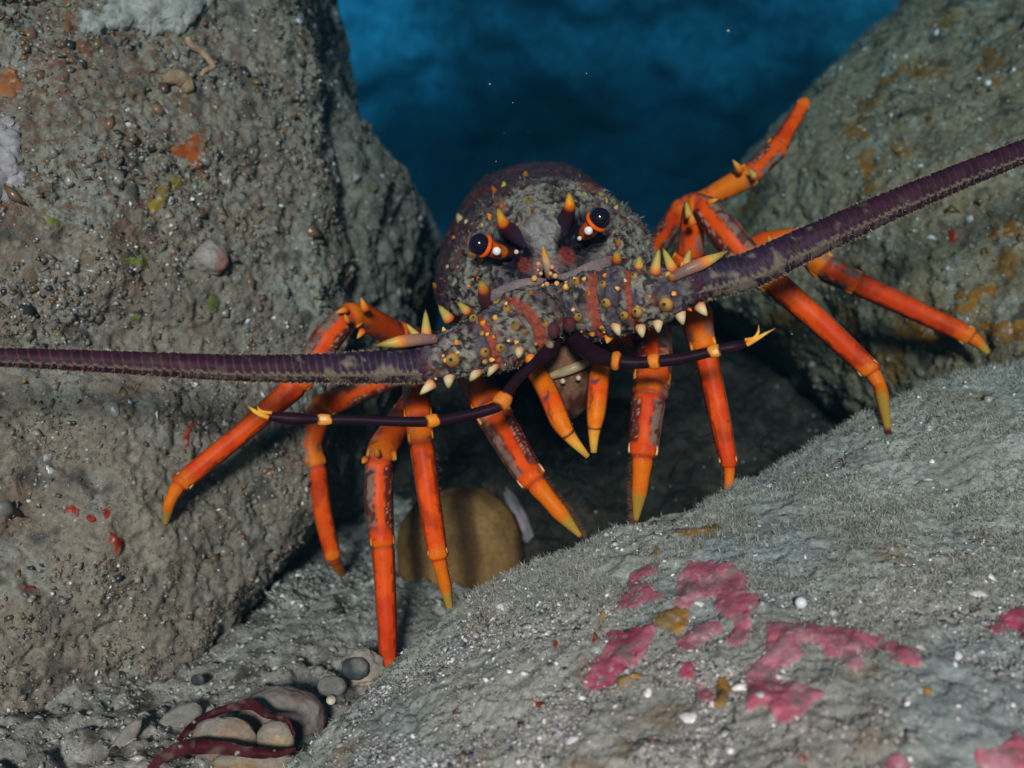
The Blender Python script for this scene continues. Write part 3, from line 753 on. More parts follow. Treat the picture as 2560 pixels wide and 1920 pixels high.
# --- second antennae: silted three-jointed base, spines, ringed feeler
def silt_paint(joints, wid, seed):
    def fn(V, T, s):
        Cc = np.tile(SILT * 1.0, (len(V), 1)) * (1 + 0.28 * fbm(V, 150, 3, seed))[:, None]
        Cc = mixc(Cc, (0.090, 0.062, 0.070), 0.8 * ss(0.10, 0.25, fbm(V, 95, 4, seed + 21)))
        Cc = mixc(Cc, (0.022, 0.016, 0.020), 0.93 * np.maximum(ss(0.18, 0.32, perlin(V, 230, seed + 2)), ss(0.26, 0.38, perlin(V, 420, seed + 1))))
        Cc = mixc(Cc, (0.060, 0.050, 0.080), 0.8 * ss(0.0, 0.5, fbm(V, 60, 3, seed + 4)))
        Cc = mixc(Cc, (0.18, 0.05, 0.04), 0.6 * ss(0.35, 0.7, fbm(V, 95, 2, seed + 6)))
        for j, wj in zip(joints, wid):
            a = np.abs((T + math.pi) % (2 * math.pi) - math.pi)
            m = ss(wj, wj * 0.75, np.abs(s - j - 0.02 * np.cos(T)))
            Cc = mixc(Cc, CORAL * (1 + 0.3 * fbm(V, 160, 2, seed + 8))[:, None].mean(), 0.95 * m)
        Cc = mixc(Cc, PURPLE * 1.6, ss(joints[-1] + 2.4, joints[-1] + 3.2, s))
        return Cc
    return fn
def antenna(base, joints, wid, seed, feeler, spines, fseed):
    base = np.asarray(base, float)
    def bump(c, r, s):
        th_ = np.arange(96) * 2 * math.pi / 96
        t, a, b = frames(c)
        q = c[:, None] + r[:, None, None] * (np.cos(th_)[None, :, None] * a[:, None] + np.sin(th_)[None, :, None] * b[:, None])
        qf = q.reshape(-1, 3)
        h = 0.0012 * fbm(qf, 90, 3, seed) - 0.0014 * ss(0.10, 0.45, perlin(qf, 240, seed + 2)) + 0.0006 * fbm(qf, 380, 2, seed + 3)
        R_ = r[:, None] + h.reshape(len(c), 96)
        for j, wj in zip(joints, wid):
            g = ss(wj * 1.15, wj * 0.7, np.abs(s[:, None] - j - 0.02 * np.cos(th_)[None]))
            rim = ss(wj * 2.2, wj * 1.3, np.abs(s[:, None] - j)) * (1 - g)
            R_ = R_ * (1 - 0.10 * g + 0.03 * rim)
        return R_
    o = painted_tube('antenna', base, lobster, M_SHELL, silt_paint(joints, wid, seed), step=0.0006, nth=96, bumpf=bump)
    bpy.context.view_layer.update()
    tr = bvh(o)
    for (bx, by, tx, ty, r, k, lift) in spines:
        if k == 'y' and math.hypot(tx - bx, ty - by) < 9: k = 'f'
        b, d = on(tr, bx, by, float(np.interp(bx, *zip(*sorted((q[0], q[2]) for q in base.tolist())))) - 0.006)
        spine(o, b, P(bx + 1.12 * (tx - bx), by + 1.12 * (ty - by), d - 1.2 * lift), m_at(r * 1.2, d), k)
    rgs = np.random.default_rng(seed + 5)
    ps, ns_, _ = surface_samples(o, 26, facing=0.15, seed=seed + 6)
    for q, m_ in zip(ps, ns_):
        xq, yq, dq = proj(q)
        kr = m_at(rgs.uniform(4.5, 9.5), dq)
        dirn = m_ + 0.35 * rgs.normal(size=3); dirn /= np.linalg.norm(dirn)
        spine(o, q, q + dirn * kr * 1.5, kr, rgs.choice(['f', 'o', 'w', 'k'], p=[.5, .25, .15, .1]))
    p, nn, rg = surface_samples(o, 800, facing=-0.4, seed=seed)
    props(obj('silt_fuzz', strands_mesh('silt_fuzz', p, nn, rg, 0.0016, 0.00022, SILT * 0.9, 0.9, 0.7), M_TURF, o), kind='stuff')
    # feeler
    f = np.asarray(feeler, float)
    A = np.concatenate([PA(f[:, :3]), m_at(f[:, 3], f[:, 2])[:, None]], 1)
    D, seg = catmull(A, 0.00055)
    c, r = D[:, :3], 0.95 * D[:, 3]
    arc = np.concatenate([[0], np.cumsum(np.linalg.norm(np.diff(c, axis=0), axis=1))])
    pitch = np.interp(arc, [0, 0.22], [0.0030, 0.0048])
    ph = np.concatenate([[0], np.cumsum(np.diff(arc) / pitch[1:])])
    nth = 40
    th_ = np.arange(nth) * 2 * math.pi / nth
    up_ = 1 if (np.cross(frames(c)[0], frames(c)[1]) @ UP).mean() < 0 else -1
    thd = th_ * up_                                   # positive = lower side
    lag = 0.42 * np.abs(np.sin((th_ * up_ - 0.35) / 1.0))   # rings sweep back on either side of the seam
    k = ph[:, None] - 0.9 * lag[None]
    fr = k % 1.0
    R_ = r[:, None] * (1 + 0.055 * fr ** 2 - 0.03 * (fr < 0.14))
    tt, aa, bb = frames(c)
    seam = ((thd + math.pi) % (2 * math.pi)) - math.pi
    jit = 0.06 * perlin(np.stack([arc * 300, arc * 0, arc * 0], 1), 1.0, fseed)[:, None]
    sm = np.exp(-((seam[None] - 0.42 - jit - 0.05 * np.sin(2 * math.pi * fr)) / (0.075 + 0.06 * np.exp(-arc[:, None] / 0.05))) ** 2)
    R_ = R_ + 0.0007 * sm
    Vf, Ff, TH, ROW = tube(c, R_, nth)
    frv = np.concatenate([fr.ravel(), [0, 0]]); smv = np.concatenate([sm.ravel(), [0, 0]])
    thv = np.concatenate([np.repeat(seam[None], len(c), 0).ravel(), [0, 0]]); av = arc[ROW]
    Cc = mixc(np.tile(PURPLE, (len(Vf), 1)), (0.024, 0.020, 0.044), ss(0.10, 0.0, av) * 0.9)
    Cc = Cc * (1 + 0.35 * fbm(Vf, 140, 3, fseed))[:, None]
    edge = ss(0.80, 0.95, frv) * (0.35 + 0.65 * ss(-0.9, 0.3, thv))
    Cc = mixc(Cc, (0.17, 0.050, 0.040), 0.8 * edge)
    silt = np.clip(ss(0.25, 0.6, smv + 0.25 * fbm(Vf, 300, 2, fseed + 2)), 0, 1)
    silt = np.maximum(silt, ss(0.15, 0.0, av) * ss(0.3, 0.7, fbm(Vf, 130, 3, fseed + 4) + 0.5 * ss(0.1, 0.7, thv) * ss(1.3, 0.9, thv)))
    silt = np.maximum(silt, edge * ss(0.25, 0.9, thv) * ss(0.05, 0.5, fbm(Vf, 220, 2, fseed + 6) + 0.25))
    Cc = mixc(Cc, (0.20, 0.165, 0.125), 0.9 * silt)
    fo = obj('feeler', mesh_from(Vf, Ff, 'feeler', np.clip(Cc, 0.004, 1)), M_FEEL, o)
    # hairs along both edges and the seam
    n = 3800; rg = np.random.default_rng(fseed)
    ii = (rg.random(n) ** 1.3 * min(len(c) - 2, int(0.26 / 0.00055))).astype(int)
    side = rg.choice(3, n, p=[0.3, 0.45, 0.25])
    ta = np.where(side == 0, -1.45, np.where(side == 1, 1.35, 0.42)) + 0.16 * rg.normal(size=n)
    ta = ta * up_
    nn = np.cos(ta)[:, None] * aa[ii] + np.sin(ta)[:, None] * bb[ii]
    p = c[ii] + nn * r[ii][:, None] * 1.02
    props(obj('feeler_hair', strands_mesh('feeler_hair', p, nn, rg, 0.0013, 0.00013, (0.30, 0.22, 0.15), 0.6, 0.5), M_TURF, fo), kind='stuff')
    return o, fo

L_base = [(1385, 778, .556, 60), (1358, 790, .538, 78), (1322, 808, .525, 90), (1280, 832, .519, 86), (1225, 857, .514, 80), (1150, 882, .510, 70), (1095, 902, .507, 58), (1060, 911, .505, 50), (1030, 914, .504, 47)]
R_base = [(1425, 770, .556, 60), (1448, 767, .538, 76), (1484, 764, .527, 87), (1530, 757, .522, 86), (1580, 750, .518, 82), (1640, 738, .515, 72), (1690, 724, .513, 60), (1720, 714, .512, 53), (1750, 704, .512, 50)]
L_sp = [(1131, 900, 1127, 899, 17, 'y', .0075), (1212, 881, 1214, 878, 12, 'y', .006), (1251, 870, 1252, 868, 12, 'y', .006), (1287, 815, 1283, 806, 11, 'y', .006), (1267, 773, 1265, 766, 10, 'y', .005),
        (1241, 756, 1240, 750, 8, 'y', .004), (1184, 797, 1183, 793, 11, 'y', .006), (1165, 776, 1145, 756, 11, 'y', .004), (1120, 795, 1098, 765, 13, 'y', .004), (1066, 838, 1064, 780, 13, 'y', .003), (1046, 846, 1017, 811, 11, 'y', .002),
        (1085, 855, 1083, 846, 11, 'o', .005), (1122, 944, 1121, 968, 14, 'w', .006), (1076, 962, 1052, 984, 13, 'w', .003), (1190, 932, 1176, 951, 12, 'w', .006), (1234, 917, 1221, 939, 11, 'w', .006), (1298, 878, 1296, 894, 11, 'w', .005),
        (1311, 832, 1310, 829, 6, 'o', .004), (1325, 896, 1334, 909, 14, 'o', .003), (1363, 811, 1360, 805, 9, 'y', .005), (1327, 734, 1325, 729, 7, 'o', .004), (1374, 862, 1371, 856, 9, 'w', .005), (1212, 905, 1209, 909, 7, 'y', .004), (1340, 860, 1340, 863, 6, 'o', .004)]
R_sp = [(1439, 705, 1437, 700, 9, 'y', .005), (1507, 712, 1505, 706, 10, 'y', .005), (1515, 758, 1510, 755, 12, 'y', .006), (1445, 793, 1447, 789, 10, 'y', .005), (1505, 820, 1505, 822, 7, 'y', .004), (1585, 693, 1582, 686, 10, 'y', .005),
        (1560, 789, 1557, 787, 11, 'y', .006), (1592, 780, 1588, 778, 13, 'y', .006), (1664, 761, 1660, 761, 17, 'y', .0075), (1597, 664, 1598, 640, 11, 'y', .003), (1637, 680, 1647, 625, 13, 'y', .003), (1680, 672, 1659, 624, 13, 'y', .003), (1714, 662, 1725, 624, 11, 'y', .003),
        (1678, 694, 1675, 690, 10, 'o', .005), (1700, 785, 1707, 810, 14, 'w', .006), (1752, 770, 1766, 788, 13, 'w', .003), (1644, 806, 1646, 830, 13, 'w', .005), (1602, 822, 1606, 842, 12, 'w', .005), (1540, 817, 1548, 838, 12, 'w', .005), (1522, 840, 1518, 856, 13, 'o', .003),
        (1425, 830, 1427, 838, 9, 'w', .005), (1470, 735, 1468, 731, 7, 'y', .004), (1480, 835, 1482, 840, 8, 'o', .004)]
antL, feelL = antenna(L_base, [2.62, 4.18], [0.24, 0.13], 301,
                      [(1075, 908, .506, 46), (1040, 913, .504, 47), (930, 918, .500, 43), (800, 921, .495, 38.5), (600, 920, .488, 35), (400, 911, .482, 31.5), (200, 901, .476, 28), (0, 893, .470, 25), (-160, 888, .466, 23), (-700, 890, .455, 17), (-1400, 930, .45, 10), (-2000, 990, .45, 4)], L_sp, 41)
antR, feelR = antenna(R_base, [2.62, 4.10], [0.24, 0.12], 331,
                      [(1705, 719, .513, 50), (1750, 705, .512, 50), (1870, 677, .512, 49), (2000, 617, .514, 45), (2140, 553, .518, 41), (2280, 492, .523, 37), (2420, 434, .528, 34), (2560, 379, .533, 31), (2700, 325, .538, 29), (3200, 150, .555, 22), (3900, -40, .58, 13), (4500, -160, .60, 5)], R_sp, 47)
long_c = rampc([(0, (0.20, 0.10, 0.10)), (1.0, (0.24, 0.14, 0.13)), (1.9, (0.40, 0.18, 0.10)), (2.3, (0.85, 0.26, 0.04)), (2.7, (0.60, 0.42, 0.10)), (4, (0.16, 0.11, 0.03))])
painted_tube('long_spine', [(1090, 848, .500, 12), (1055, 848, .497, 15), (1010, 853, .494, 16), (975, 858, .492, 11), (938, 864, .491, 2)], antL, M_GLOSS, lambda V, T, s: long_c(s))
painted_tube('long_spine', [(1682, 694, .504, 12), (1715, 676, .502, 15), (1752, 660, .502, 16), (1785, 645, .503, 11), (1820, 627, .504, 2)], antR, M_GLOSS, lambda V, T, s: long_c(s))

# --- first antennae (antennules): smooth dark rods with orange joints and forked tips
AN = np.array([0.018, 0.006, 0.013])
def antennule(rod, joints, prongs, seed):
    pts = np.asarray(rod, float); pts[:, 3] *= 0.88
    o = painted_tube('antennule', pts, lobster, M_ROD, lambda V, T, s: np.tile(AN, (len(V), 1)) * (1 + 0.3 * fbm(V, 220, 2, seed))[:, None], step=0.0007, nth=24)
    for (x0, y0, x1, y1, d, r, col) in joints:
        painted_tube('joint', [(x0, y0, d, r * 0.64), (x0 + 0.3 * (x1 - x0), y0 + 0.3 * (y1 - y0), d, r * 0.85), (x0 + 0.7 * (x1 - x0), y0 + 0.7 * (y1 - y0), d, r * 0.92), (x1, y1, d, r * 0.72)], o, M_LEG,
                     lambda V, T, s: mixc(np.tile(col, (len(V), 1)), (0.85, 0.62, 0.36), 0.8 * ss(0.7, 0.2, np.abs(T - 0.0)) * ss(0.9, 0.3, np.abs(s - 1.6)) * (1 if col[1] > 0.29 else 0.0)) * (1 + 0.12 * fbm(V, 300, 2, seed))[:, None] * (1 - 0.93 * np.maximum(ss(2.35, 2.75, s + 0.35 * np.cos(2 * T)), ss(0.45, 0.15, s + 0.3 * np.cos(2 * T + 1))))[:, None], step=0.0006, nth=28)
    for pr in prongs:
        painted_tube('prong', pr, o, M_LEG, lambda V, T, s: rampc([(0, (0.75, 0.25, 0.02)), (1, (0.85, 0.42, 0.05)), (2, (0.80, 0.50, 0.08)), (3, (0.35, 0.10, 0.02))])(s), step=0.0005, nth=10)
    return o
antennule([(1388, 830, .530, 24), (1378, 868, .518, 22), (1330, 915, .508, 15), (1290, 952, .503, 15), (1258, 998, .498, 17), (1240, 1018, .496, 16), (1160, 1040, .494, 16), (1080, 1053, .491, 15.5), (1000, 1054, .489, 14.5), (900, 1050, .487, 14), (815, 1049, .485, 14), (790, 1048, .484, 12), (740, 1047, .483, 18), (700, 1044, .482, 16), (668, 1040, .481, 9), (658, 1039, .481, 4)],
          [(1270, 983, 1244, 1018, .497, 25, (0.70, 0.20, 0.025)), (1100, 1048, 1064, 1055, .4905, 19, (0.78, 0.25, 0.02)), (832, 1049, 792, 1049, .4845, 16, (0.85, 0.34, 0.06))],
          [[(672, 1044, .480, 6), (650, 1036, .479, 6), (634, 1026, .478, 5), (618, 1014, .477, 1)], [(680, 1032, .480, 4.5), (658, 1030, .479, 4.5), (648, 1024, .478, 4), (643, 1014, .477, 1)]], 61)
antennule([(1422, 815, .530, 24), (1440, 850, .522, 24), (1478, 882, .512, 26), (1515, 897, .506, 23), (1540, 903, .503, 20), (1580, 907, .502, 18), (1625, 905, .501, 17.5), (1700, 897, .501, 16.5), (1775, 880, .501, 15), (1800, 873, .501, 13), (1830, 868, .501, 17), (1852, 862, .501, 14), (1868, 857, .501, 8), (1874, 855, .501, 4)],
          [(1526, 900, 1550, 904, .5025, 27, (0.70, 0.20, 0.025)), (1617, 905, 1650, 903, .500, 22, (0.74, 0.22, 0.025)), (1768, 882, 1800, 874, .500, 19, (0.78, 0.30, 0.03))],
          [[(1866, 862, .500, 6.5), (1890, 848, .499, 6), (1912, 835, .498, 4), (1938, 821, .497, 1)], [(1862, 850, .500, 5), (1884, 846, .499, 5), (1895, 832, .499, 4), (1897, 812, .498, 1)]], 67)
for (x, y, r) in ((1383, 826, 24), (1424, 812, 23)):
    ball('antennule_root', P(x, y, .5105), m_at(r * 0.74, .512), lobster, M_SHELL, lambda V, B: mixc(np.tile((0.10, 0.018, 0.022), (len(V), 1)), (0.05, 0.03, 0.035), ss(-0.1, 0.4, fbm(V, 160, 2, 4))), n=32, squash=(0.95, 0.8, 1.2))

# --- mouthparts and third maxillipeds
mb = painted_tube('mouthparts', [(1400, 860, .56, 40), (1412, 900, .556, 62), (1420, 950, .556, 66), (1425, 1000, .562, 50), (1428, 1040, .57, 14)], lobster, M_SHELL,
                  lambda V, T, s: mixc(np.tile((0.17, 0.085, 0.055), (len(V), 1)), (0.07, 0.022, 0.014), ss(-0.1, 0.5, fbm(V, 110, 3, 3))), nth=40)
painted_tube('jaw', [(1352, 950, .548, 4), (1385, 938, .541, 10), (1430, 922, .538, 13), (1465, 908, .540, 11), (1492, 898, .548, 4)], mb, M_GLOSS, lambda V, T, s: np.tile((0.36, 0.28, 0.16), (len(V), 1)) * (1 + 0.35 * fbm(V, 160, 2, 3))[:, None])
for x, y in ((1407, 953), (1446, 945)):
    ball('tubercle', P(x, y, .535), m_at(7, .535), mb, M_GLOSS, lambda V, B: np.tile((0.52, 0.43, 0.32), (len(V), 1)), n=14)
def maxilliped(pts, seed):
    def cf(V, T, s):
        c = rampc([(0, AMBER * 0.9), (0.9, AMBER), (1.35, ORANGE), (1.9, AMBER), (2.5, AMBER), (3.4, (0.72, 0.36, 0.05)), (4, (0.45, 0.25, 0.04))])(s)
        a = np.abs((T + math.pi) % (2 * math.pi) - math.pi)
        c = mixc(c, MAROON, ss(0.85, 1.25, a))
        n_ = fbm(V, 200, 2, seed + 2)
        c = mixc(c, DUSK * 1.4, 0.9 * ss(0.16, 0.05, np.abs(s - 1.2 + 0.25 * n_) ) * ss(0.9, 0.2, np.abs(T - 0.3)))
        c = mixc(c, MAROON * 0.7, ss(0.09, 0.03, np.abs(s - 2.75 - 0.1 * np.cos(T))) + 0.7 * ss(0.25, 0.05, np.abs(T - 0.5 - 0.5 * n_)) * ss(1.2, 1.4, s) * ss(2.2, 1.9, s))
        return c * (1 + 0.15 * fbm(V, 250, 2, seed))[:, None]
    return painted_tube('maxilliped', pts, lobster, M_LEG, cf, step=0.0007, nth=28)
maxilliped([(1345, 935, .548, 26), (1372, 985, .536, 27), (1400, 1052, .530, 26), (1428, 1095, .528, 17), (1470, 1142, .528, 7)], 71)
maxilliped([(1502, 905, .548, 26), (1497, 950, .536, 27), (1490, 1030, .531, 25), (1485, 1080, .530, 16), (1484, 1132, .530, 8)], 73)

# --- walking legs
def leg(pts, kinds, inner, seed, tip=None, dim=0.0, knobs=(), bristle=None, grey=1.0):
    """pts rows px, py, depth, radius; kinds one letter per stretch: m upper limb with silt patch and holes,
    c short orange joint piece, p plain long piece with a dark line, d claw; inner +1/-1 = side of the dark strip"""
    pts = [list(p) for p in pts]
    if tip:
        h = cast(BT[tip[0]], tip[1], tip[2])
        if h is not None: pts[-1][2] = h[2] + 0.001
    A = np.asarray(pts, float)
    W = np.concatenate([PA(A[:, :3]), m_at(A[:, 3], A[:, 2])[:, None]], 1)
    D, seg = linear(W, 0.0007)
    # soften corners a little, then pinch and flare at joints
    c = D[:, :3].copy(); r = 0.94 * D[:, 3]
    for _ in range(14):
        c[1:-1] = 0.25 * c[:-2] + 0.5 * c[1:-1] + 0.25 * c[2:]; r[1:-1] = 0.25 * r[:-2] + 0.5 * r[1:-1] + 0.25 * r[2:]
    dist = np.concatenate([[0], np.cumsum(np.linalg.norm(np.diff(c, axis=0), axis=1))])
    for j in range(1, len(pts) - 1):
        dj = np.interp(j, seg, dist); u = (dist - dj) / r
        if kinds[j] == kinds[j - 1]: continue
        r = r * (1 + 0.07 * np.exp(-((u + 0.40) / 0.35) ** 2) - 0.15 * np.exp(-((u - 0.10) / 0.13) ** 2) + 0.02 * np.exp(-((u - 0.8) / 0.4) ** 2))
    for j in range(1, len(pts) - 1):
        if kinds[j] == 'd' and kinds[j - 1] != 'd':
            u = (dist - np.interp(j, seg, dist)) / r
            r = r * (1 - 0.20 * ss(-0.05, 0.20, u) * ss(5.0, 1.2, u))
    nth = 48
    th_ = np.arange(nth) * 2 * math.pi / nth
    up = np.where(np.isin(np.array(list(kinds) + [kinds[-1]])[np.minimum(seg.astype(int), len(kinds) - 1)], ['m', 'p']), 1.0, 0.0)
    ridge = 0.06 * (np.exp(-((((th_ - 0.75 * 1) + math.pi) % (2 * math.pi) - math.pi) / 0.25) ** 2) + np.exp(-((((th_ + 0.75) + math.pi) % (2 * math.pi) - math.pi) / 0.25) ** 2))
    RR = r[:, None] * (1 + ridge[None] * up[:, None])
    Vt, Ft, TH, ROW = tube(c, RR, nth)
    t, a, b = frames(c)
    sgn = np.where((b @ RT) * 1.0 >= 0, 1.0, -1.0)[ROW] * inner
    T = ((TH * sgn + math.pi) % (2 * math.pi)) - math.pi          # positive theta = towards the dark, holed side
    s = seg[ROW]; k = np.minimum(s.astype(int), len(kinds) - 1); f = s - k
    K = np.array(list(kinds))[k]
    first = np.array([i for i in range(len(kinds))])
    # position inside a run of equal letters
    lo = np.zeros(len(kinds)); hi = np.zeros(len(kinds))
    i = 0
    while i < len(kinds):
        j = i
        while j < len(kinds) and kinds[j] == kinds[i]: j += 1
        lo[i:j] = i; hi[i:j] = j; i = j
    u = (s - lo[k]) / (hi[k] - lo[k])
    al = dist[ROW]
    Cc = np.tile(ORANGE, (len(Vt), 1)) * (1 + 0.10 * fbm(Vt, 120, 3, seed))[:, None]
    q = np.abs(T)
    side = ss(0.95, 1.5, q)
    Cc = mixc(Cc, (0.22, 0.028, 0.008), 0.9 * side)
    Cc = mixc(Cc, (0.60, 0.035, 0.004), 0.7 * ss(0.0, 0.5, fbm(Vt, 55, 3, seed + 1)))
    M, PP, DD, CC = (K == 'm') * 1.0, (K == 'p') * 1.0, (K == 'd') * 1.0, (K == 'c') * 1.0
    # ochre ends
    Cc = mixc(Cc, AMBER, (0.75 * PP * ss(0.86, 0.97, u) + 0.9 * CC * ss(0.25, 0.8, u) + 0.5 * M * ss(0.9, 1.0, u)) * (1 - 0.6 * side))
    Cc = mixc(Cc, AMBER * 0.95, DD * ss(0.0, 0.15, u) * (1 - 0.7 * side) * 0.9)
    Cc = mixc(Cc, YEL * 0.8, DD * ss(0.55, 0.70, u + 0.08 * fbm(Vt, 120, 2, seed + 14)) * 0.9)
    Cc = mixc(Cc, MAROON * 0.6, DD * ss(0.93, 0.985, u))
    # upper limb: dark holed strip on one side, silt patch on the other
    win = ss(0.03, 0.12, u + 0.06 * fbm(Vt, 70, 2, seed + 2)) * ss(0.88, 0.74, u + 0.06 * fbm(Vt, 70, 2, seed + 2))
    wob = 0.10 * fbm(Vt, 160, 2, seed + 3)
    strip = M * win * ss(0.34, 0.44, T + wob) * ss(1.45, 1.30, T + wob)
    Cc = mixc(Cc, MAROON * 0.45, 0.92 * strip)
    ring_r = r[ROW]
    cell_u = al / (0.36 * ring_r + 1e-6) + 0.7 * perlin(Vt, 300, seed + 31); cell_t = (T - 0.38) / 0.30 + 0.5 * perlin(Vt, 260, seed + 32)
    iu = np.floor(cell_u + 0.5 * (np.floor(cell_t) % 2)); fu = cell_u + 0.5 * (np.floor(cell_t) % 2) - iu; ft = cell_t - np.floor(cell_t)
    jit = perlin(np.stack([iu * 1.7, np.floor(cell_t) * 2.3, iu * 0 + seed], 1), 0.73, seed)
    dot = ss(0.42, 0.20, np.sqrt(((fu - 0.5) * 1.0) ** 2 + ((ft - 0.5 - 0.15 * jit) * 1.3) ** 2)) * (jit > -0.12)
    Cc = mixc(Cc, (0.46, 0.27, 0.22), 0.85 * dot * strip)
    patch = M * win * ss(-0.28, -0.40, T + wob) * ss(-1.75, -1.45, T + wob) * grey
    Cc = mixc(Cc, (0.185, 0.135, 0.105), 0.95 * patch * ss(-0.75, -0.4, fbm(Vt, 150, 3, seed + 5)))
    blot = M * win * ss(0.10, 0.32, fbm(Vt, 120, 3, seed + 15)) * ss(-0.1, -0.4, T)
    Cc = mixc(Cc, MAROON * 0.4, 0.85 * blot)
    edge = M * win * ss(0.11, 0.03, np.abs(T + 0.33 + wob)) * grey
    Cc = mixc(Cc, MAROON * 0.5, 0.8 * edge * ss(-0.2, 0.2, fbm(Vt, 260, 2, seed + 6)))
    # long piece: dark pencil line along the holed side, darker flank
    line = PP * ss(0.08, 0.16, u) * ss(0.9, 0.8, u) * ss(0.12, 0.04, np.abs(T - 0.72 - 0.5 * wob))
    Cc = mixc(Cc, MAROON * 0.4, 0.85 * line * ss(-0.35, 0.1, fbm(Vt, 150, 2, seed + 7)))
    Cc = mixc(Cc, (0.20, 0.13, 0.09), 0.7 * PP * ss(-0.95, -1.15, T) * ss(-1.9, -1.5, T) * ss(0.05, 0.15, u) * ss(0.75, 0.6, u))
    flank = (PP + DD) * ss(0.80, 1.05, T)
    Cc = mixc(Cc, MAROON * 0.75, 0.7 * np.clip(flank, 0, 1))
    Cc = mixc(Cc, (0.11, 0.045, 0.045), 0.8 * (M + CC) * ss(0.12, 0.42, fbm(Vt, 100, 4, seed + 16)) * ss(0.15, 0.8, q))
    Cc = mixc(Cc, (0.20, 0.15, 0.12), 0.6 * CC * ss(0.05, 0.4, fbm(Vt, 75, 3, seed + 17)) * ss(-0.1, -0.5, T))
    Cc = mixc(Cc, (0.30, 0.018, 0.004), 0.55 * PP * ss(0.05, 0.5, fbm(Vt, 60, 4, seed + 18)))
    rimm = (M + PP) * ss(0.11, 0.04, np.abs(np.abs(T) - 0.98 + 0.10 * fbm(Vt, 130, 2, seed + 8)))
    Cc = mixc(Cc, MAROON * 0.45, 0.75 * rimm * ss(-0.45, 0.15, fbm(Vt, 90, 2, seed + 9)))
    Cc = mixc(Cc, MAROON * 0.8, 0.6 * (1 - DD) * ss(0.42, 0.6, perlin(Vt, 420, seed + 10)) * ss(0.2, 0.7, q))
    Cc = mixc(Cc, (0.30, 0.20, 0.14), 0.45 * ss(0.30, 0.6, fbm(Vt, 85, 3, seed + 12)) * ss(-0.1, -0.7, T) * (M + CC))
    # seams
    for j in range(1, len(pts) - 1):
        if kinds[j] == kinds[j - 1]: continue
        dj = np.interp(j, seg, dist)
        Cc = mixc(Cc, (0.20, 0.07, 0.045), 0.8 * ss(0.10, 0.04, np.abs((al - dj) / ring_r - 0.12)))
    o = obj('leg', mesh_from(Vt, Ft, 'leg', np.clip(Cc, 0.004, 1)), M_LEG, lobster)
    # pale knobs where pieces hinge
    for j in range(1, len(pts) - 1):
        if kinds[j] == kinds[j - 1]: continue
        i = int(np.argmin(np.abs(seg - j)))
        for sg in (1, -1):
            th0 = 1.05 * sg
            nrm = math.cos(th0) * a[i] + math.sin(th0) * b[i]
            ba = c[max(i - 6, 0)] + nrm * r[max(i - 6, 0)] * 0.84
            spine(o, ba, ba + (nrm * 0.30 + t[i] * 0.8) * r[max(i - 6, 0)] * 0.62, r[max(i - 6, 0)] * 0.27, 'w' if kinds[j] == 'd' else 'o', name='hinge_knob')
    for (bx, by, tx, ty, d, kr, kk) in knobs:
        spine(o, P(bx, by, d), P(tx, ty, d - 0.004), m_at(kr, d), kk)
    # stiff bristles on the lower pieces
    sel = np.where(np.isin(np.array(list(kinds))[np.minimum(seg.astype(int), len(kinds) - 1)], ['p', 'd']))[0]
    if len(sel) and bristle:
        rg = np.random.default_rng(seed); n = bristle
        w_ = np.interp(sel, [sel[0], sel[-1]], [0.15, 1.0])
        ii = rg.choice(sel, n, p=w_ / w_.sum())
        tb = (1.45 + 0.35 * rg.normal(size=n)) * np.where((b[ii] @ RT) >= 0, 1.0, -1.0) * inner
        nn = np.cos(tb)[:, None] * a[ii] + np.sin(tb)[:, None] * b[ii] + 0.35 * t[ii]
        nn /= np.linalg.norm(nn, axis=1)[:, None]
        p = c[ii] + (np.cos(tb)[:, None] * a[ii] + np.sin(tb)[:, None] * b[ii]) * r[ii][:, None] * 0.95
        props(obj('bristles', strands_mesh('bristles', p, nn, rg, 0.0030, 0.00010, (0.14, 0.06, 0.03), 0.25, 0.25), M_TURF, o), kind='stuff')
    return o

# viewer's left, from the front leg outwards
leg([(1160, 860, .625, 50), (1190, 955, .595, 46), (1228, 1022, .566, 45), (1243, 1052, .560, 46), (1300, 1150, .548, 43), (1337, 1205, .543, 37), (1400, 1280, .541, 24), (1455, 1345, .540, 5)],
    'mmcmmdd', +1, 81, ('turf', 1455, 1348), bristle=420)
leg([(1060, 870, .625, 36), (1040, 960, .590, 37), (1046, 1050, .566, 37), (1054, 1108, .560, 33), (1070, 1230, .556, 31), (1096, 1395, .556, 27), (1110, 1450, .558, 19), (1130, 1548, .562, 5)],
    'mmcppdd', +1, 83, bristle=420)
leg([(1060, 960, .66, 30), (1000, 1050, .625, 34), (958, 1118, .592, 40), (948, 1150, .588, 36), (946, 1250, .586, 40), (957, 1365, .584, 31), (968, 1560, .582, 27), (972, 1720, .582, 22), (990, 1800, .584, 6)],
    'mccmmppd', +1, 85, knobs=[(912, 1150, 906, 1158, .583, 10, 'o'), (984, 1132, 990, 1150, .583, 9, 'o'), (943, 1135, 941, 1118, .575, 9, 'o')])
leg([(1090, 900, .70, 30), (955, 955, .69, 29), (800, 1020, .675, 33), (775, 1110, .672, 29), (790, 1165, .670, 28), (806, 1280, .672, 26), (832, 1392, .676, 22), (866, 1452, .680, 5)],
    'mmccpp' + 'd', +1, 87, ('floor', 866, 1452), grey=0.4)
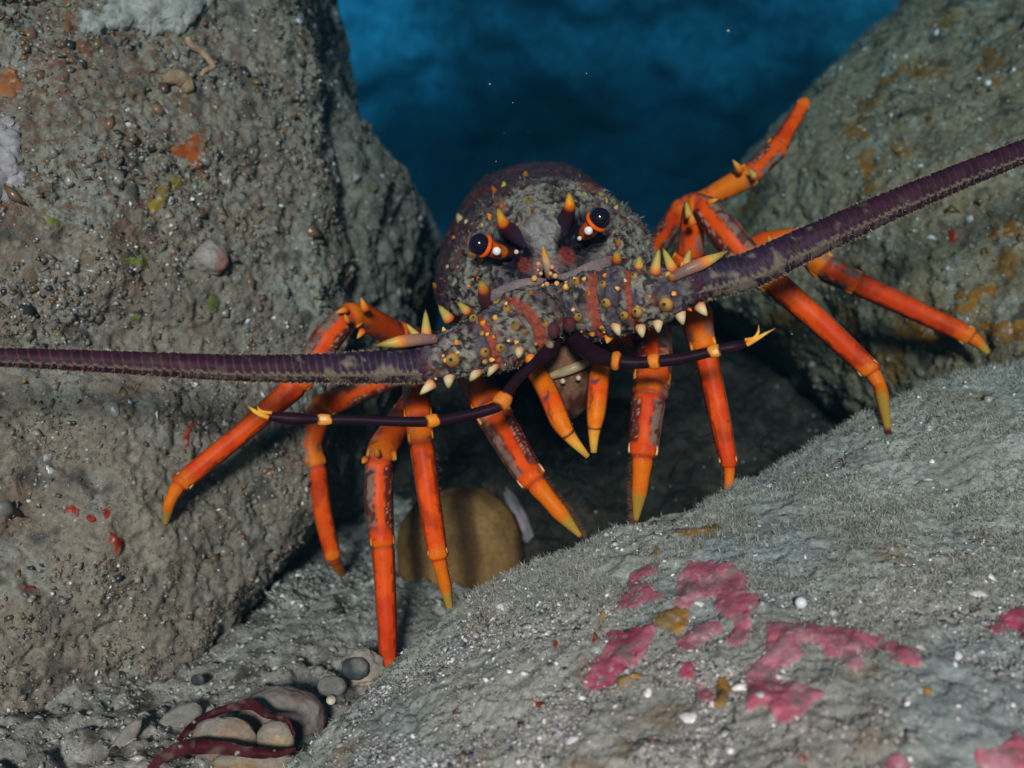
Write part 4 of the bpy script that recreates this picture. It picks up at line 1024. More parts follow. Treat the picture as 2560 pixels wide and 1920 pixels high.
leg([(1080, 860, .70, 36), (985, 835, .66, 36), (905, 790, .622, 36), (868, 790, .610, 33), (815, 850, .606, 42), (745, 960, .604, 33), (600, 1086, .598, 28), (447, 1212, .590, 27), (424, 1255, .585, 18), (414, 1312, .582, 6)],
    'mccmmppdd', +1, 89, ('left', 414, 1312), knobs=[(912, 770, 903, 745, .602, 12, 'o'), (905, 830, 893, 846, .600, 10, 'o'), (862, 775, 840, 782, .600, 10, 'o'), (868, 800, 862, 786, .594, 9, 'o')])
# viewer's right, from the front leg outwards
leg([(1560, 840, .615, 50), (1630, 830, .580, 53), (1634, 900, .566, 52), (1628, 965, .556, 48), (1622, 990, .553, 46), (1612, 1080, .548, 43), (1606, 1140, .545, 38), (1600, 1205, .545, 28), (1589, 1306, .546, 6)],
    'mmmcmmdd', -1, 91, ('turf', 1589, 1308), bristle=420)
leg([(1640, 780, .625, 40), (1738, 770, .585, 43), (1750, 838, .574, 39), (1762, 875, .571, 31), (1792, 1010, .567, 30), (1820, 1148, .565, 25), (1823, 1165, .565, 20), (1822, 1225, .565, 14), (1822, 1262, .565, 5)],
    'mccpppdd', -1, 93, bristle=150)
leg([(1640, 720, .67, 40), (1726, 640, .645, 36), (1733, 525, .632, 30), (1752, 508, .628, 33), (1815, 585, .618, 46), (1890, 675, .612, 41), (1935, 705, .610, 34), (2050, 806, .606, 33), (2180, 930, .602, 28), (2200, 965, .600, 21), (2222, 1088, .598, 8)],
    'mccmmcppdd', -1, 95, ('turf', 2222, 1088), knobs=[(1722, 540, 1714, 500, .622, 11, 'y'), (1730, 555, 1728, 535, .615, 12, 'o'), (1775, 505, 1795, 498, .618, 10, 'o')], bristle=160)
leg([(1680, 720, .72, 36), (1850, 640, .70, 34), (1915, 610, .69, 34), (1990, 600, .685, 33), (2060, 668, .68, 37), (2142, 708, .678, 31), (2280, 772, .676, 28), (2428, 842, .672, 26), (2450, 860, .670, 18), (2472, 886, .668, 6)],
    'mcccmppdd', -1, 97, knobs=[(1925, 615, 1922, 588, .672, 11, 'o'), (1985, 595, 2000, 570, .668, 10, 'o')])
leg([(1570, 730, .74, 36), (1645, 612, .72, 31), (1708, 515, .70, 27), (1755, 502, .70, 26), (1875, 438, .705, 32), (1945, 368, .712, 29), (1962, 338, .716, 21), (2011, 256, .725, 18), (2016, 248, .726, 10)],
    'mmccmppd', -1, 99, knobs=[(1850, 425, 1832, 400, .69, 11, 'o'), (1885, 440, 1870, 420, .69, 10, 'y')])

# ------------------------------------------------------------------ crusts, sponges, weed and shells on the stones
def in_poly(x, y, poly):
    p = np.asarray(poly, float); q = np.roll(p, -1, 0)
    ins = np.zeros(len(x), bool); dm = np.full(len(x), 1e9)
    for (x0, y0), (x1, y1) in zip(p, q):
        c = ((y0 > y) != (y1 > y)) & (x < (x1 - x0) * (y - y0) / (y1 - y0 + 1e-12) + x0)
        ins ^= c
        t = np.clip(((x - x0) * (x1 - x0) + (y - y0) * (y1 - y0)) / ((x1 - x0) ** 2 + (y1 - y0) ** 2 + 1e-9), 0, 1)
        dm = np.minimum(dm, np.hypot(x - x0 - t * (x1 - x0), y - y0 - t * (y1 - y0)))
    return np.where(ins, dm, -dm)
def crust(name, tree, poly, height, mat, colf, step=5.0, edge=10.0, wob=8.0, wf=90.0, seed=0, sink=0.0010, bump=0.0004, grow=0):
    """a thin living skin that lies on a stone: follows the stone, thick in the middle, dying out at a ragged edge"""
    p = np.asarray(poly, float)
    x0, y0 = p.min(0) - 10 - grow; x1, y1 = p.max(0) + 10 + grow
    nx, ny = int((x1 - x0) / step) + 2, int((y1 - y0) / step) + 2
    GX, GY = np.meshgrid(np.linspace(x0, x1, nx), np.linspace(y0, y1, ny))
    sd_ = in_poly(GX.ravel(), GY.ravel(), p)
    pts = np.zeros((nx * ny, 3)); nor = np.zeros((nx * ny, 3)); ok = np.zeros(nx * ny, bool)
    for i in np.where(sd_ > -wob * 1.5 - grow)[0]:
        h = cast(tree, GX.ravel()[i], GY.ravel()[i])
        if h is not None: pts[i], nor[i], ok[i] = h[0], h[1], True
    if not ok.any(): return None
    # calm the stone's own roughness under the skin
    P3, N3, O3 = pts.reshape(ny, nx, 3).copy(), nor.reshape(ny, nx, 3).copy(), ok.reshape(ny, nx)
    for _ in range(3):
        for A in (P3, N3):
            B = A.copy(); m = O3[1:-1, 1:-1] & O3[:-2, 1:-1] & O3[2:, 1:-1] & O3[1:-1, :-2] & O3[1:-1, 2:]
            av = 0.2 * (A[1:-1, 1:-1] + A[:-2, 1:-1] + A[2:, 1:-1] + A[1:-1, :-2] + A[1:-1, 2:])
            B[1:-1, 1:-1][m] = av[m]; A[:] = B
    pts, nor = P3.reshape(-1, 3), N3.reshape(-1, 3); nor /= np.maximum(np.linalg.norm(nor, axis=1), 1e-9)[:, None]
    f = sd_ + grow + wob * fbm(pts, wf, 3, seed) + 0.55 * wob * fbm(pts, 420, 2, seed + 7)
    keep = ok & (f > -2)
    hh = height * (1 - np.exp(-np.clip(f, 0, None) / edge)) - sink * ss(3, -2, f) + bump * fbm(pts, 260, 3, seed + 3) * ss(0, 12, f)
    V = pts + nor * hh[:, None]
    I = np.arange(nx * ny).reshape(ny, nx)
    F = np.stack([I[:-1, :-1], I[:-1, 1:], I[1:, 1:], I[1:, :-1]], -1).reshape(-1, 4)
    dep = (V - CAM) @ FW
    F = F[keep[F].all(1)]
    dd = dep[F]; F = F[(dd.max(1) - dd.min(1)) < 0.02]
    if not len(F): return None
    F = F[:, ::-1]
    used = np.unique(F); mp = np.full(nx * ny, -1); mp[used] = np.arange(len(used))
    C = colf(V[used], f[used])
    return obj(name, mesh_from(V[used], mp[F], name, np.clip(C, 0.004, 1)), mat)

def z7(a): return [(1360 + .3617 * x, 1320 + .3617 * y) for x, y in a]
def z8(a): return [(1760 + .3617 * x, 1320 + .3617 * y) for x, y in a]
def z0(a): return [(.3617 * x, .3617 * y) for x, y in a]
def z0b(a): return [(.3617 * x, 1000 + .3617 * y) for x, y in a]
def z0m(a): return [(.3617 * x, 500 + .3617 * y) for x, y in a]
def zr(a): return [(1760 + .3617 * x, .3617 * y) for x, y in a]
def z5(a): return [(1600 + .434 * x, 640 + .434 * y) for x, y in a]
def oval(x, y, rx, ry=None, n=12): return [(x + rx * math.cos(k * 2 * math.pi / n), y + (ry or rx) * math.sin(k * 2 * math.pi / n)) for k in range(n)]

def tint(base, alt, f=70, seed=0, rim=None):
    def fn(V, s):
        C = mixc(np.tile(np.asarray(base, float), (len(V), 1)), alt, ss(-0.15, 0.5, fbm(V, f, 3, seed)))
        C = C * (1 + 0.18 * fbm(V, 260, 3, seed + 1))[:, None]
        C = mixc(C, (0.55, 0.50, 0.46), 0.5 * ss(0.42, 0.52, perlin(V, 330, seed + 2)))
        C = mixc(C, (0.20, 0.185, 0.155), 0.75 * np.maximum(ss(0.22, 0.5, fbm(V, 150, 3, seed + 4)), ss(7, 0, s) * ss(-0.4, 0.3, fbm(V, 300, 2, seed + 5))))
        if rim is not None: C = mixc(C, rim, 0.6 * ss(14, 2, s))
        return C
    return fn
PK = tint((0.45, 0.125, 0.180), (0.40, 0.20, 0.25), 60, 3, (0.44, 0.22, 0.26))
PK2 = tint((0.38, 0.070, 0.125), (0.44, 0.13, 0.19), 60, 5)
T = BT['turf']
pinks = [
    (z7([(1000, 235), (1300, 245), (1390, 340), (1400, 440), (1500, 480), (1490, 530), (1400, 540), (1410, 640), (1390, 760), (1280, 830), (1270, 760), (1310, 690), (1300, 640), (1200, 570), (1190, 470), (1080, 480), (1000, 530), (910, 550), (905, 470), (940, 380)]), PK,
     'largest upper pink crust, pale and wrinkled, with a tail running down its right side'),
    (z7([(640, 290), (740, 245), (820, 290), (730, 330), (640, 370), (740, 400), (820, 470), (800, 500), (700, 490), (640, 560), (590, 570), (500, 570), (510, 520), (590, 430), (590, 380)]), PK,
     'broken pink crust just below the upright ochre flake on the furred boulder'),
    (z7([(700, 680), (760, 660), (720, 800), (690, 900), (600, 950), (500, 1020), (490, 1070), (370, 1080), (330, 1140), (270, 1110), (280, 1000), (400, 900), (440, 800), (450, 730)]), PK2,
     'deep pink crust slanting like a boot, leftmost of the pink crusts'),
    (z7([(920, 780), (1000, 730), (1100, 660), (1200, 660), (1250, 720), (1150, 760), (1060, 810), (1010, 870), (930, 860)]), PK,
     'small curved pink crust right of the olive-yellow lump'),
    (z7([(1560, 660), (1700, 660), (1950, 680), (2140, 710), (2300, 740), (2420, 800), (2600, 870), (2590, 950), (2480, 930), (2380, 860), (2280, 830), (2160, 860), (2210, 960), (2150, 990), (2060, 890), (1960, 880), (1900, 800), (1800, 770), (1760, 800), (1780, 870), (1700, 930), (1620, 960), (1600, 1040), (1660, 1080), (1760, 1090), (1910, 1150), (1820, 1230), (1780, 1290), (1640, 1350), (1560, 1290), (1530, 1220), (1420, 1250), (1400, 1150), (1410, 1000), (1500, 900), (1540, 800)]), PK,
     'biggest pink crust, bent like a hook round a silty hollow'),
    (z7([(960, 940), (1050, 930), (1050, 1030), (970, 1030)]), PK2, 'little square pink crust between the slanting one and the hooked one'),
    (z7([(1080, 1100), (1150, 1130), (1180, 1190), (1140, 1220), (1060, 1150)]), PK, 'faint pink scrap beside the lower ochre lump'),
    (z8([(1960, 690), (2100, 590), (2260, 540), (2300, 780), (2212, 760), (2150, 700), (2000, 720)]), PK2, 'dark pink crust cut by the right edge of the photo'),
    (z8([(1270, 1600), (1340, 1580), (1410, 1640), (1420, 1720), (1270, 1720)]), PK, 'pink crust at the bottom edge below the blue-grey silt'),
    (z8([(2050, 1520), (2150, 1440), (2260, 1450), (2260, 1720), (2080, 1700), (1900, 1690), (1880, 1560)]), PK, 'pink crust in the bottom right corner'),
]
for k, (poly, col, lab) in enumerate(pinks):
    o = crust('coralline_crust', T, poly, 0.0011, M_PINK, col, seed=100 + k, wob=10, wf=110, grow=7)
    if o: props(o, lab, 'pink crust', 'pink crusts on the furred boulder')
OC = tint((0.36, 0.20, 0.045), (0.22, 0.15, 0.05), 80, 8)
ochres = [(z7(oval(900, 640, 130, 95)), .0026, 'olive-yellow lump of sponge between the pink crusts'), (z7([(735, 170), (800, 110), (805, 170), (760, 230), (720, 220)]), .0020, 'upright ochre flake above the broken pink crust'),
          (z7([(510, 1040), (640, 990), (690, 1030), (600, 1090), (520, 1110)]), .0022, 'yellow sponge scrap under the slanting pink crust'), (z7([(1180, 1010), (1260, 1000), (1330, 1110), (1260, 1250), (1180, 1230)]), .0026, 'ochre lump beside the left edge of the hooked pink crust'),
          (z7([(370, 600), (410, 540), (440, 580), (400, 650)]), .0016, 'small ochre scrap left of the olive-yellow lump'), (z5([(180, 1570), (450, 1540), (470, 1580), (300, 1620), (200, 1610)]), .0012, 'flat straw-coloured film near the rim of the furred boulder'),
          (z8([(1500, 1080), (1590, 1090), (1600, 1140), (1520, 1180), (1490, 1140)]), .0022, 'brown-orange knob beside a dark hollow, lower right')]
for k, (poly, hgt, lab) in enumerate(ochres):
    o = crust('ochre_sponge', T, poly, hgt, M_SPONGE, OC, seed=140 + k, step=4)
    if o: props(o, lab, 'sponge', 'ochre sponges on the furred boulder')
RD = tint((0.36, 0.035, 0.012), (0.25, 0.02, 0.012), 120, 9)
reds = [('turf', oval(1388, 1610, 8, 13), 'tiny red scrap left of the slanting pink crust'), ('turf', oval(1487, 1594, 9, 17), 'red scrap at the upper end of the slanting pink crust'), ('turf', [(1325, 1742), (1345, 1752), (1362, 1748), (1372, 1764), (1358, 1772), (1340, 1770)], 'ragged scarlet scrap low on the furred boulder'),
        ('turf', oval(2008, 1896, 15, 13), 'round scarlet dot near the bottom edge'), ('turf', [(1225, 1465), (1262, 1448), (1262, 1456), (1232, 1473)], 'long dull red scrap on the rim of the furred boulder'),
        ('left', z0b([(740, 910), (780, 910), (860, 970), (850, 1030), (800, 1090), (780, 1020), (730, 970)]), 'largest red scrap low on the crusted boulder, angular'), ('left', z0b(oval(740, 780, 38)), 'small round red scrap above the angular one'),
        ('left', z0b(oval(630, 825, 34, 28)), 'small red scrap between the arched one and the round one'), ('left', z0b([(430, 790), (460, 730), (500, 720), (550, 750), (545, 820), (510, 820), (490, 760), (450, 790)]), 'red scrap shaped like an arch'),
        ('left', z0b(oval(198, 1296, 44, 18)), 'flat red scrap far down on the left'), ('left', z0b(oval(1248, 85, 26, 30)), 'red dot above the long dark red streak'),
        ('left', z0b([(1310, 115), (1355, 150), (1320, 240), (1320, 330), (1270, 340), (1255, 250), (1290, 200)]), 'long dark red streak above the outstretched left leg'),
        ('right', zr([(1680, 1580), (1800, 1560), (1790, 1620), (1740, 1690), (1690, 1670)]), 'bright red scrap under the right-hand feeler')]
for k, (tr, poly, lab) in enumerate(reds):
    o = crust('red_scrap', BT[tr], poly, 0.0012, M_SPONGE, RD, seed=160 + k, step=3, edge=6, wob=5, wf=160)
    if o: props(o, lab, 'red algae', 'scraps of red algae on the stones')
left_bits = [
    ('orange_sponge', z0([(1190, 1010), (1270, 990), (1340, 920), (1420, 960), (1430, 1060), (1400, 1120), (1430, 1190), (1350, 1180), (1290, 1180), (1300, 1100), (1200, 1050)]), .0022, tint((0.34, 0.075, 0.018), (0.25, 0.06, 0.02), 80, 21), 'rust-orange sponge with a pale dot, on the crusted boulder'),
    ('yellow_sponge', z0([(1180, 1210), (1270, 1200), (1280, 1290), (1180, 1330), (1150, 1420), (1050, 1490), (1030, 1400), (1090, 1350), (1060, 1290), (1150, 1270)]), .0018, tint((0.26, 0.175, 0.022), (0.18, 0.12, 0.04), 70, 23), 'mustard-yellow sponge below the rust-orange one'),
    ('green_alga', z0([(280, 1490), (400, 1500), (440, 1560), (400, 1600), (330, 1560)]), .0014, tint((0.17, 0.20, 0.020), (0.12, 0.13, 0.03), 90, 25), 'lime-green film high on the crusted boulder, left of the mustard sponge'),
    ('green_alga', z0m([(780, 400), (900, 390), (990, 350), (1040, 490), (960, 470), (800, 430)]), .0014, tint((0.16, 0.19, 0.022), (0.12, 0.13, 0.03), 90, 27), 'lime-green streak beside the pale ball sponge'),
    ('green_alga', z0m([(870, 770), (950, 780), (960, 840), (900, 830)]), .0012, tint((0.14, 0.16, 0.03), (0.10, 0.11, 0.03), 90, 28), 'dull green smear above the left-hand feeler'),
    ('green_alga', z0m(oval(1470, 720, 55, 70)), .0012, tint((0.12, 0.14, 0.03), (0.10, 0.11, 0.04), 90, 28), 'dull green smear below the pale ball sponge'),
    ('pale_sponge', z0([(560, 60), (700, 80), (760, -60), (1480, -120), (1480, 20), (1440, 90), (1350, 150), (1250, 230), (1050, 245), (850, 215), (700, 260), (530, 230)]), .005, tint((0.36, 0.34, 0.31), (0.30, 0.29, 0.27), 40, 31), 'broad smooth pale grey sponge at the top edge'),
    ('pale_sponge', z0([(-200, 780), (60, 790), (115, 830), (140, 900), (170, 1100), (200, 1220), (90, 1350), (60, 1420), (-200, 1420)]), .005, tint((0.36, 0.31, 0.32), (0.31, 0.28, 0.28), 40, 33), 'smooth pinkish grey sponge cut by the left edge of the photo'),
    ('orange_sponge', z0([(-150, 450), (120, 470), (160, 580), (110, 690), (-150, 680)]), .003, tint((0.33, 0.115, 0.035), (0.26, 0.10, 0.05), 60, 35), 'dull orange sponge above the pinkish grey one at the left edge'),
    ('orange_sponge', z0([(430, 60), (510, 50), (530, 170), (470, 240), (420, 170)]), .002, tint((0.20, 0.09, 0.04), (0.16, 0.08, 0.05), 60, 36), 'brown-orange sponge left of the broad pale sponge'),
    ('orange_sponge', z0([(500, 280), (600, 270), (650, 360), (600, 410), (520, 340)]), .0016, tint((0.19, 0.085, 0.05), (0.15, 0.08, 0.05), 60, 37), 'brownish sponge under the broad pale sponge'),
    ('orange_sponge', z0([(310, 430), (440, 380), (500, 480), (470, 580), (330, 560)]), .0012, tint((0.19, 0.10, 0.07), (0.17, 0.10, 0.08), 60, 38), 'faded brick-coloured film right of the dull orange sponge'),
]
for k, (nm, poly, hgt, col, lab) in enumerate(left_bits):
    o = crust(nm, BT['left'], poly, hgt, M_SPONGE, col, seed=180 + k, step=4, edge=12, wob=8 if hgt < .004 else 12, wf=90)
    if o: props(o, lab, 'green alga' if 'green' in nm else 'sponge', 'patches growing on the crusted boulder')
OB = tint((0.26, 0.110, 0.016), (0.19, 0.10, 0.03), 70, 41)
right_bits = [(zr([(930, 850), (1080, 880), (1180, 950), (1000, 980), (920, 920)]), 'brown-orange film right of the raised leg tip'), (zr(oval(1140, 1265, 48, 52)), 'round brown-orange dot above the right-hand feeler'),
              (zr([(1010, 1060), (1100, 1010), (1250, 1160), (1130, 1200), (1020, 1140)]), 'brown-orange film above the round dot'), (zr([(1430, 480), (1530, 460), (1580, 520), (1480, 540)]), 'small rust film high on the sloping boulder'),
              (zr([(1900, 500), (1960, 330), (2080, 470), (2030, 590), (1940, 590)]), 'tall ochre film near the upper right edge'), (zr([(2000, 1560), (2120, 1540), (2250, 1600), (2150, 1680), (1990, 1650)]), 'ochre film below the feeler at the right edge'),
              (z5([(1500, 410), (1650, 400), (1750, 470), (1900, 560), (1780, 600), (1640, 520), (1510, 480)]), 'long brown-orange film beside the outermost right leg'), (z5([(1830, 220), (2050, 170), (2030, 220), (1900, 250)]), 'thin ochre streak above the long brown-orange film'),
              (z5([(1950, 420), (2260, 370), (2260, 480), (2050, 500)]), 'brown-orange streak at the right edge above the furred boulder'), (z5([(1740, 300), (2080, 280), (1990, 340), (1780, 340)]), 'narrow rust streak between the ochre streak and the outermost leg'),
              (zr([(1310, 990), (1400, 1000), (1450, 1080), (1370, 1140), (1330, 1080)]), 'amber film above the feeler, right of the round dot'), (zr([(1200, 580), (1290, 540), (1330, 470), (1380, 440), (1300, 600), (1200, 660)]), 'slanting rust streak along the crest of the sloping boulder')]
for k, (poly, lab) in enumerate(right_bits):
    o = crust('ochre_film', BT['right'], poly, 0.0013, M_SPONGE, OB, seed=210 + k, step=6, edge=10, wob=18, wf=70, grow=6)
    if o: props(o, lab, 'sponge', 'ochre films on the sloping boulder')

# pale ball sponge and a worm tube on the crusted boulder
h = cast(BT['left'], 527, 645)
if h:
    c0 = h[0] + h[1] * 0.0005; r0 = m_at(44, h[2])
    o = ball('ball_sponge', c0, r0, None, M_SPONGE, lambda V, B: mixc(np.tile((0.33, 0.275, 0.25), (len(V), 1)), (0.33, 0.16, 0.13), ss(0.5, 0.9, B @ (0.9 * RT - 0.3 * UP - 0.2 * FW))) * (1 + 0.14 * fbm(V, 160, 3, 7))[:, None], n=64)
    Vb, Nb = get_arr(o.data); Vb += Nb * (0.0022 * fbm(Vb, 75, 4, 5))[:, None]; o.data.vertices.foreach_set('co', Vb.astype(np.float32).ravel()); o.data.update()
    props(o, 'pale pinkish ball of sponge sitting on the crusted boulder', 'sponge')
def on_rock(tree, pts, lift):
    out = []
    for x, y, r in pts:
        h = cast(BT[tree], x, y)
        if h: xx, yy, dd = proj((h[0] + h[1] * lift)[None]); out.append((xx[0], yy[0], dd[0], r))
    return out
wt = on_rock('left', [(468, 92, 7), (478, 115, 9), (500, 135, 9), (520, 152, 8), (528, 168, 7), (510, 178, 7), (505, 195, 5)], 0.0016)
if len(wt) > 3:
    props(painted_tube('worm_tube', wt, None, M_SPONGE, lambda V, T_, s: np.tile((0.42, 0.25, 0.17), (len(V), 1)) * (1 + 0.2 * fbm(V, 200, 2, 3))[:, None]), 'pale salmon worm tube winding below the broad pale sponge', 'worm tube')
wt = on_rock('left', [(415, 205, 14), (440, 200, 20), (462, 215, 20), (470, 232, 12)], 0.002)
if len(wt) > 3:
    props(painted_tube('tube_cluster', wt, None, M_SPONGE, lambda V, T_, s: np.tile((0.32, 0.21, 0.13), (len(V), 1)) * (1 + 0.35 * fbm(V, 160, 2, 3))[:, None]), 'curled buff shell stuck beside the worm tube', 'shell')

# glinting bead and white shell bits on the furred boulder
h = cast(T, 2012, 1515)
if h: props(ball('bead', h[0] + h[1] * 0.0025, m_at(15, h[2]), None, M_EYE, lambda V, B: np.tile((0.75, 0.75, 0.85), (len(V), 1)), n=24), 'shiny white bead standing above the hooked pink crust', 'bead')
def shell_bit(x, y, r, lab, tree='turf', col=(0.72, 0.72, 0.74), flat=0.35):
    h = cast(BT[tree], x, y)
    if not h: return
    n_ = h[1]; rg = np.random.default_rng(int(x * 7 + y)); R0 = m_at(r, h[2])
    e1 = np.cross(n_, rg.normal(size=3)); e1 /= np.linalg.norm(e1); e2 = np.cross(n_, e1)
    u = np.linspace(0, 1, 9); v = np.arange(18) * 2 * math.pi / 18
    rim = 1 + 0.22 * np.sin(2 * v + rg.random() * 6) + 0.12 * np.sin(3 * v + rg.random() * 6) + 0.08 * rg.normal(size=18)
    UU, _ = np.meshgrid(u, v, indexing='ij')
    R0 *= 0.72
    rad_ = UU * rim[None] * R0
    hgt = flat * R0 * (1 - UU ** 2) + 0.04 * R0 * np.sin(UU * 22)
    Vs = h[0] + n_ * 0.0006 + rad_[..., None] * (np.cos(v)[None, :, None] * e1 + np.sin(v)[None, :, None] * e2) + (hgt - 0.0004)[..., None] * n_
    I = np.arange(9 * 18).reshape(9, 18); J = np.roll(I, -1, 1)
    F = np.stack([I[:-1], I[1:], J[1:], J[:-1]], -1).reshape(-1, 4)
    Cs = np.tile(np.asarray(col, float), (9 * 18, 1)) * (1 + 0.25 * fbm(Vs.reshape(-1, 3), 300, 2, 5))[:, None]
    return props(obj('shell_bit', mesh_from(Vs.reshape(-1, 3), F, 'shell_bit', np.clip(Cs, 0.01, 0.9)), M_GRAIN), lab, 'shell', 'pale shell bits on the stones')
for a in ((2445, 1485, 26, 'largest white shell chip, upper right of the furred boulder'), (2480, 1445, 15, 'thin white chip above the largest shell chip'), (2320, 1200, 15, 'white oval chip in the turf below the far right foot'), (1748, 1510, 14, 'bone-white splinter at the lower edge of the largest upper pink crust'),
          (1780, 1430, 14, 'grey shell disc set in the top of the largest upper pink crust'), (1900, 1737, 19, 'buff ring-shaped barnacle on the hooked pink crust'), (1250, 1518, 15, 'pale chip on the left slope of the furred boulder'),
          (1620, 1735, 16, 'white chip below the yellow sponge scrap'), (1722, 1795, 24, 'cluster-sized white chip low in the middle of the furred boulder'), (1430, 1850, 20, 'bluish white chip near the bottom edge'), (2280, 1852, 16, 'cream disc in the lower right'), (1785, 1905, 18, 'white chip at the bottom edge beside the scarlet dot'),
          (2300, 1618, 17, 'pale chip right of the tail of the hooked pink crust'), (2395, 1640, 15, 'round pale chip far right')):
    shell_bit(*a)
for a in ((120, 1145, 22, 'largest bluish white shell flake on the lower crusted boulder'), (125, 1175, 14, 'narrow white flake under the largest one'), (320, 275, 9, 'white chip high on the crusted boulder, middle'), (415, 277, 9, 'white chip left of the rust-orange sponge'), (320, 310, 10, 'elongated white chip below the highest one'),
          (280, 1022, 26, 'flat grey flake under the left-hand feeler')):
    shell_bit(*a, tree='left', col=(0.62, 0.62, 0.66) if a[2] < 24 else (0.24, 0.23, 0.21))

# stones, shells and weed on the cleft floor
def stone(x, y, d, rx, ry, rz, mat, col, lab, cat='stone', seed=0, rough_=0.06, roll=0.0, name='stone', n=64):
    u = np.linspace(0, math.pi, n // 2); v = np.arange(n) * 2 * math.pi / n
    U, W_ = np.meshgrid(u, v, indexing='ij')
    B = np.stack([np.sin(U) * np.cos(W_), np.cos(U), np.sin(U) * np.sin(W_)], -1).reshape(-1, 3)
    B = np.sign(B) * np.abs(B) ** 0.9
    B *= (1 + rough_ * fbm(B * 1.0, 1.6, 3, seed) + 0.02 * fbm(B, 9, 3, seed + 1))[:, None]
    L = B * np.array([m_at(rx, d), m_at(ry, d), m_at(rz, d)])
    cr, sr = math.cos(roll), math.sin(roll)
    lx_, ly_ = L[:, 0] * cr - L[:, 1] * sr, L[:, 0] * sr + L[:, 1] * cr
    Vs = P(x, y, d) + lx_[:, None] * RT + ly_[:, None] * UP + L[:, 2:3] * FW
    I = np.arange(len(u) * n).reshape(len(u), n); J = np.roll(I, -1, 1)
    F = np.stack([I[:-1], J[:-1], J[1:], I[1:]], -1).reshape(-1, 4)
    me = mesh_from(Vs, F, name, np.clip(col(Vs, B), 0.01, 0.9))
    return props(obj(name, me, mat), lab, cat)
def striped(V, B):
    s = fbm(B, 1.2, 2, 4) * 0.5 + B[:, 0] * 3.2
    c = mixc(np.tile((0.27, 0.140, 0.050), (len(V), 1)), (0.11, 0.055, 0.024), ss(0.1, 0.7, np.sin(s * 2.4)))
    return c * (1 + 0.25 * fbm(V, 90, 3, 6))[:, None]
stone(1150, 1385, .735, 158, 165, 150, M_SPONGE, striped, 'large rounded brown stone with dark upright stripes, between the front legs', seed=2, rough_=0.04, roll=0.1)
stone(1300, 1300, .755, 20, 80, 30, M_SPONGE, lambda V, B: mixc(np.tile((0.36, 0.24, 0.28), (len(V), 1)), (0.22, 0.19, 0.20), ss(-0.1, 0.4, fbm(V, 60, 2, 2))), 'slender mauve-pink crust standing right of the striped stone', 'pink crust', seed=5, roll=0.42, name='mauve_crust', rough_=0.2)
pebc = lambda c: (lambda V, B: mixc(np.tile(np.asarray(c, float), (len(V), 1)) * (1 + 0.4 * fbm(V, 120, 3, 5))[:, None], (0.24, 0.225, 0.20), 0.75 * ss(-0.1, 0.5, fbm(V, 70, 3, 9) + 0.5 * B[:, 1])))
stone(706, 1795, .545, 108, 78, 60, M_SPONGE, pebc((0.20, 0.145, 0.125)), 'largest brownish stone at the bottom, under the weed ribbons', seed=7)
stone(690, 1846, .515, 48, 44, 24, M_SPONGE, pebc((0.32, 0.24, 0.16)), 'round buff pebble with a dark dot, beside the furred boulder', seed=9, name='pebble')
stone(560, 1850, .515, 82, 56, 26, M_SPONGE, pebc((0.27, 0.185, 0.135)), 'flat pinkish brown pebble with a pale rim, left of the round buff one', seed=11, name='pebble')
stone(905, 1668, .575, 52, 46, 26, M_SPONGE, pebc((0.38, 0.30, 0.23)), 'pale cream stone behind the foot of the long straight leg', seed=13, name='pebble', rough_=0.2)
stone(888, 1672, .566, 34, 28, 20, M_SPONGE, pebc((0.055, 0.065, 0.070)), 'dark slate pebble half under the pale cream stone', seed=15, name='pebble')
stone(494, 1700, .585, 17, 14, 12, M_SPONGE, pebc((0.05, 0.055, 0.06)), 'small dark slate pebble in the gravel by the crusted boulder', seed=17, name='pebble')
stone(830, 1715, .555, 36, 26, 18, M_SPONGE, pebc((0.17, 0.165, 0.14)), 'dull olive pebble left of the furred boulder', seed=19, name='pebble')
stone(450, 1795, .560, 60, 30, 20, M_SPONGE, pebc((0.19, 0.17, 0.155)), 'grey pebble lying above the weed ribbon', seed=21, name='pebble', roll=0.5)
stone(300, 1870, .540, 85, 22, 18, M_SPONGE, pebc((0.27, 0.23, 0.20)), 'long pale sliver of stone at the foot of the crusted boulder', seed=23, name='pebble', roll=0.95)
stone(828, 1750, .548, 12, 12, 10, M_SPONGE, pebc((0.55, 0.48, 0.38)), 'tiny cream pebble at the edge of the furred boulder', seed=25, name='pebble')
stone(640, 1905, .500, 110, 26, 20, M_SPONGE, pebc((0.26, 0.19, 0.10)), 'tan stone at the very bottom, below the weed', seed=27, name='pebble')
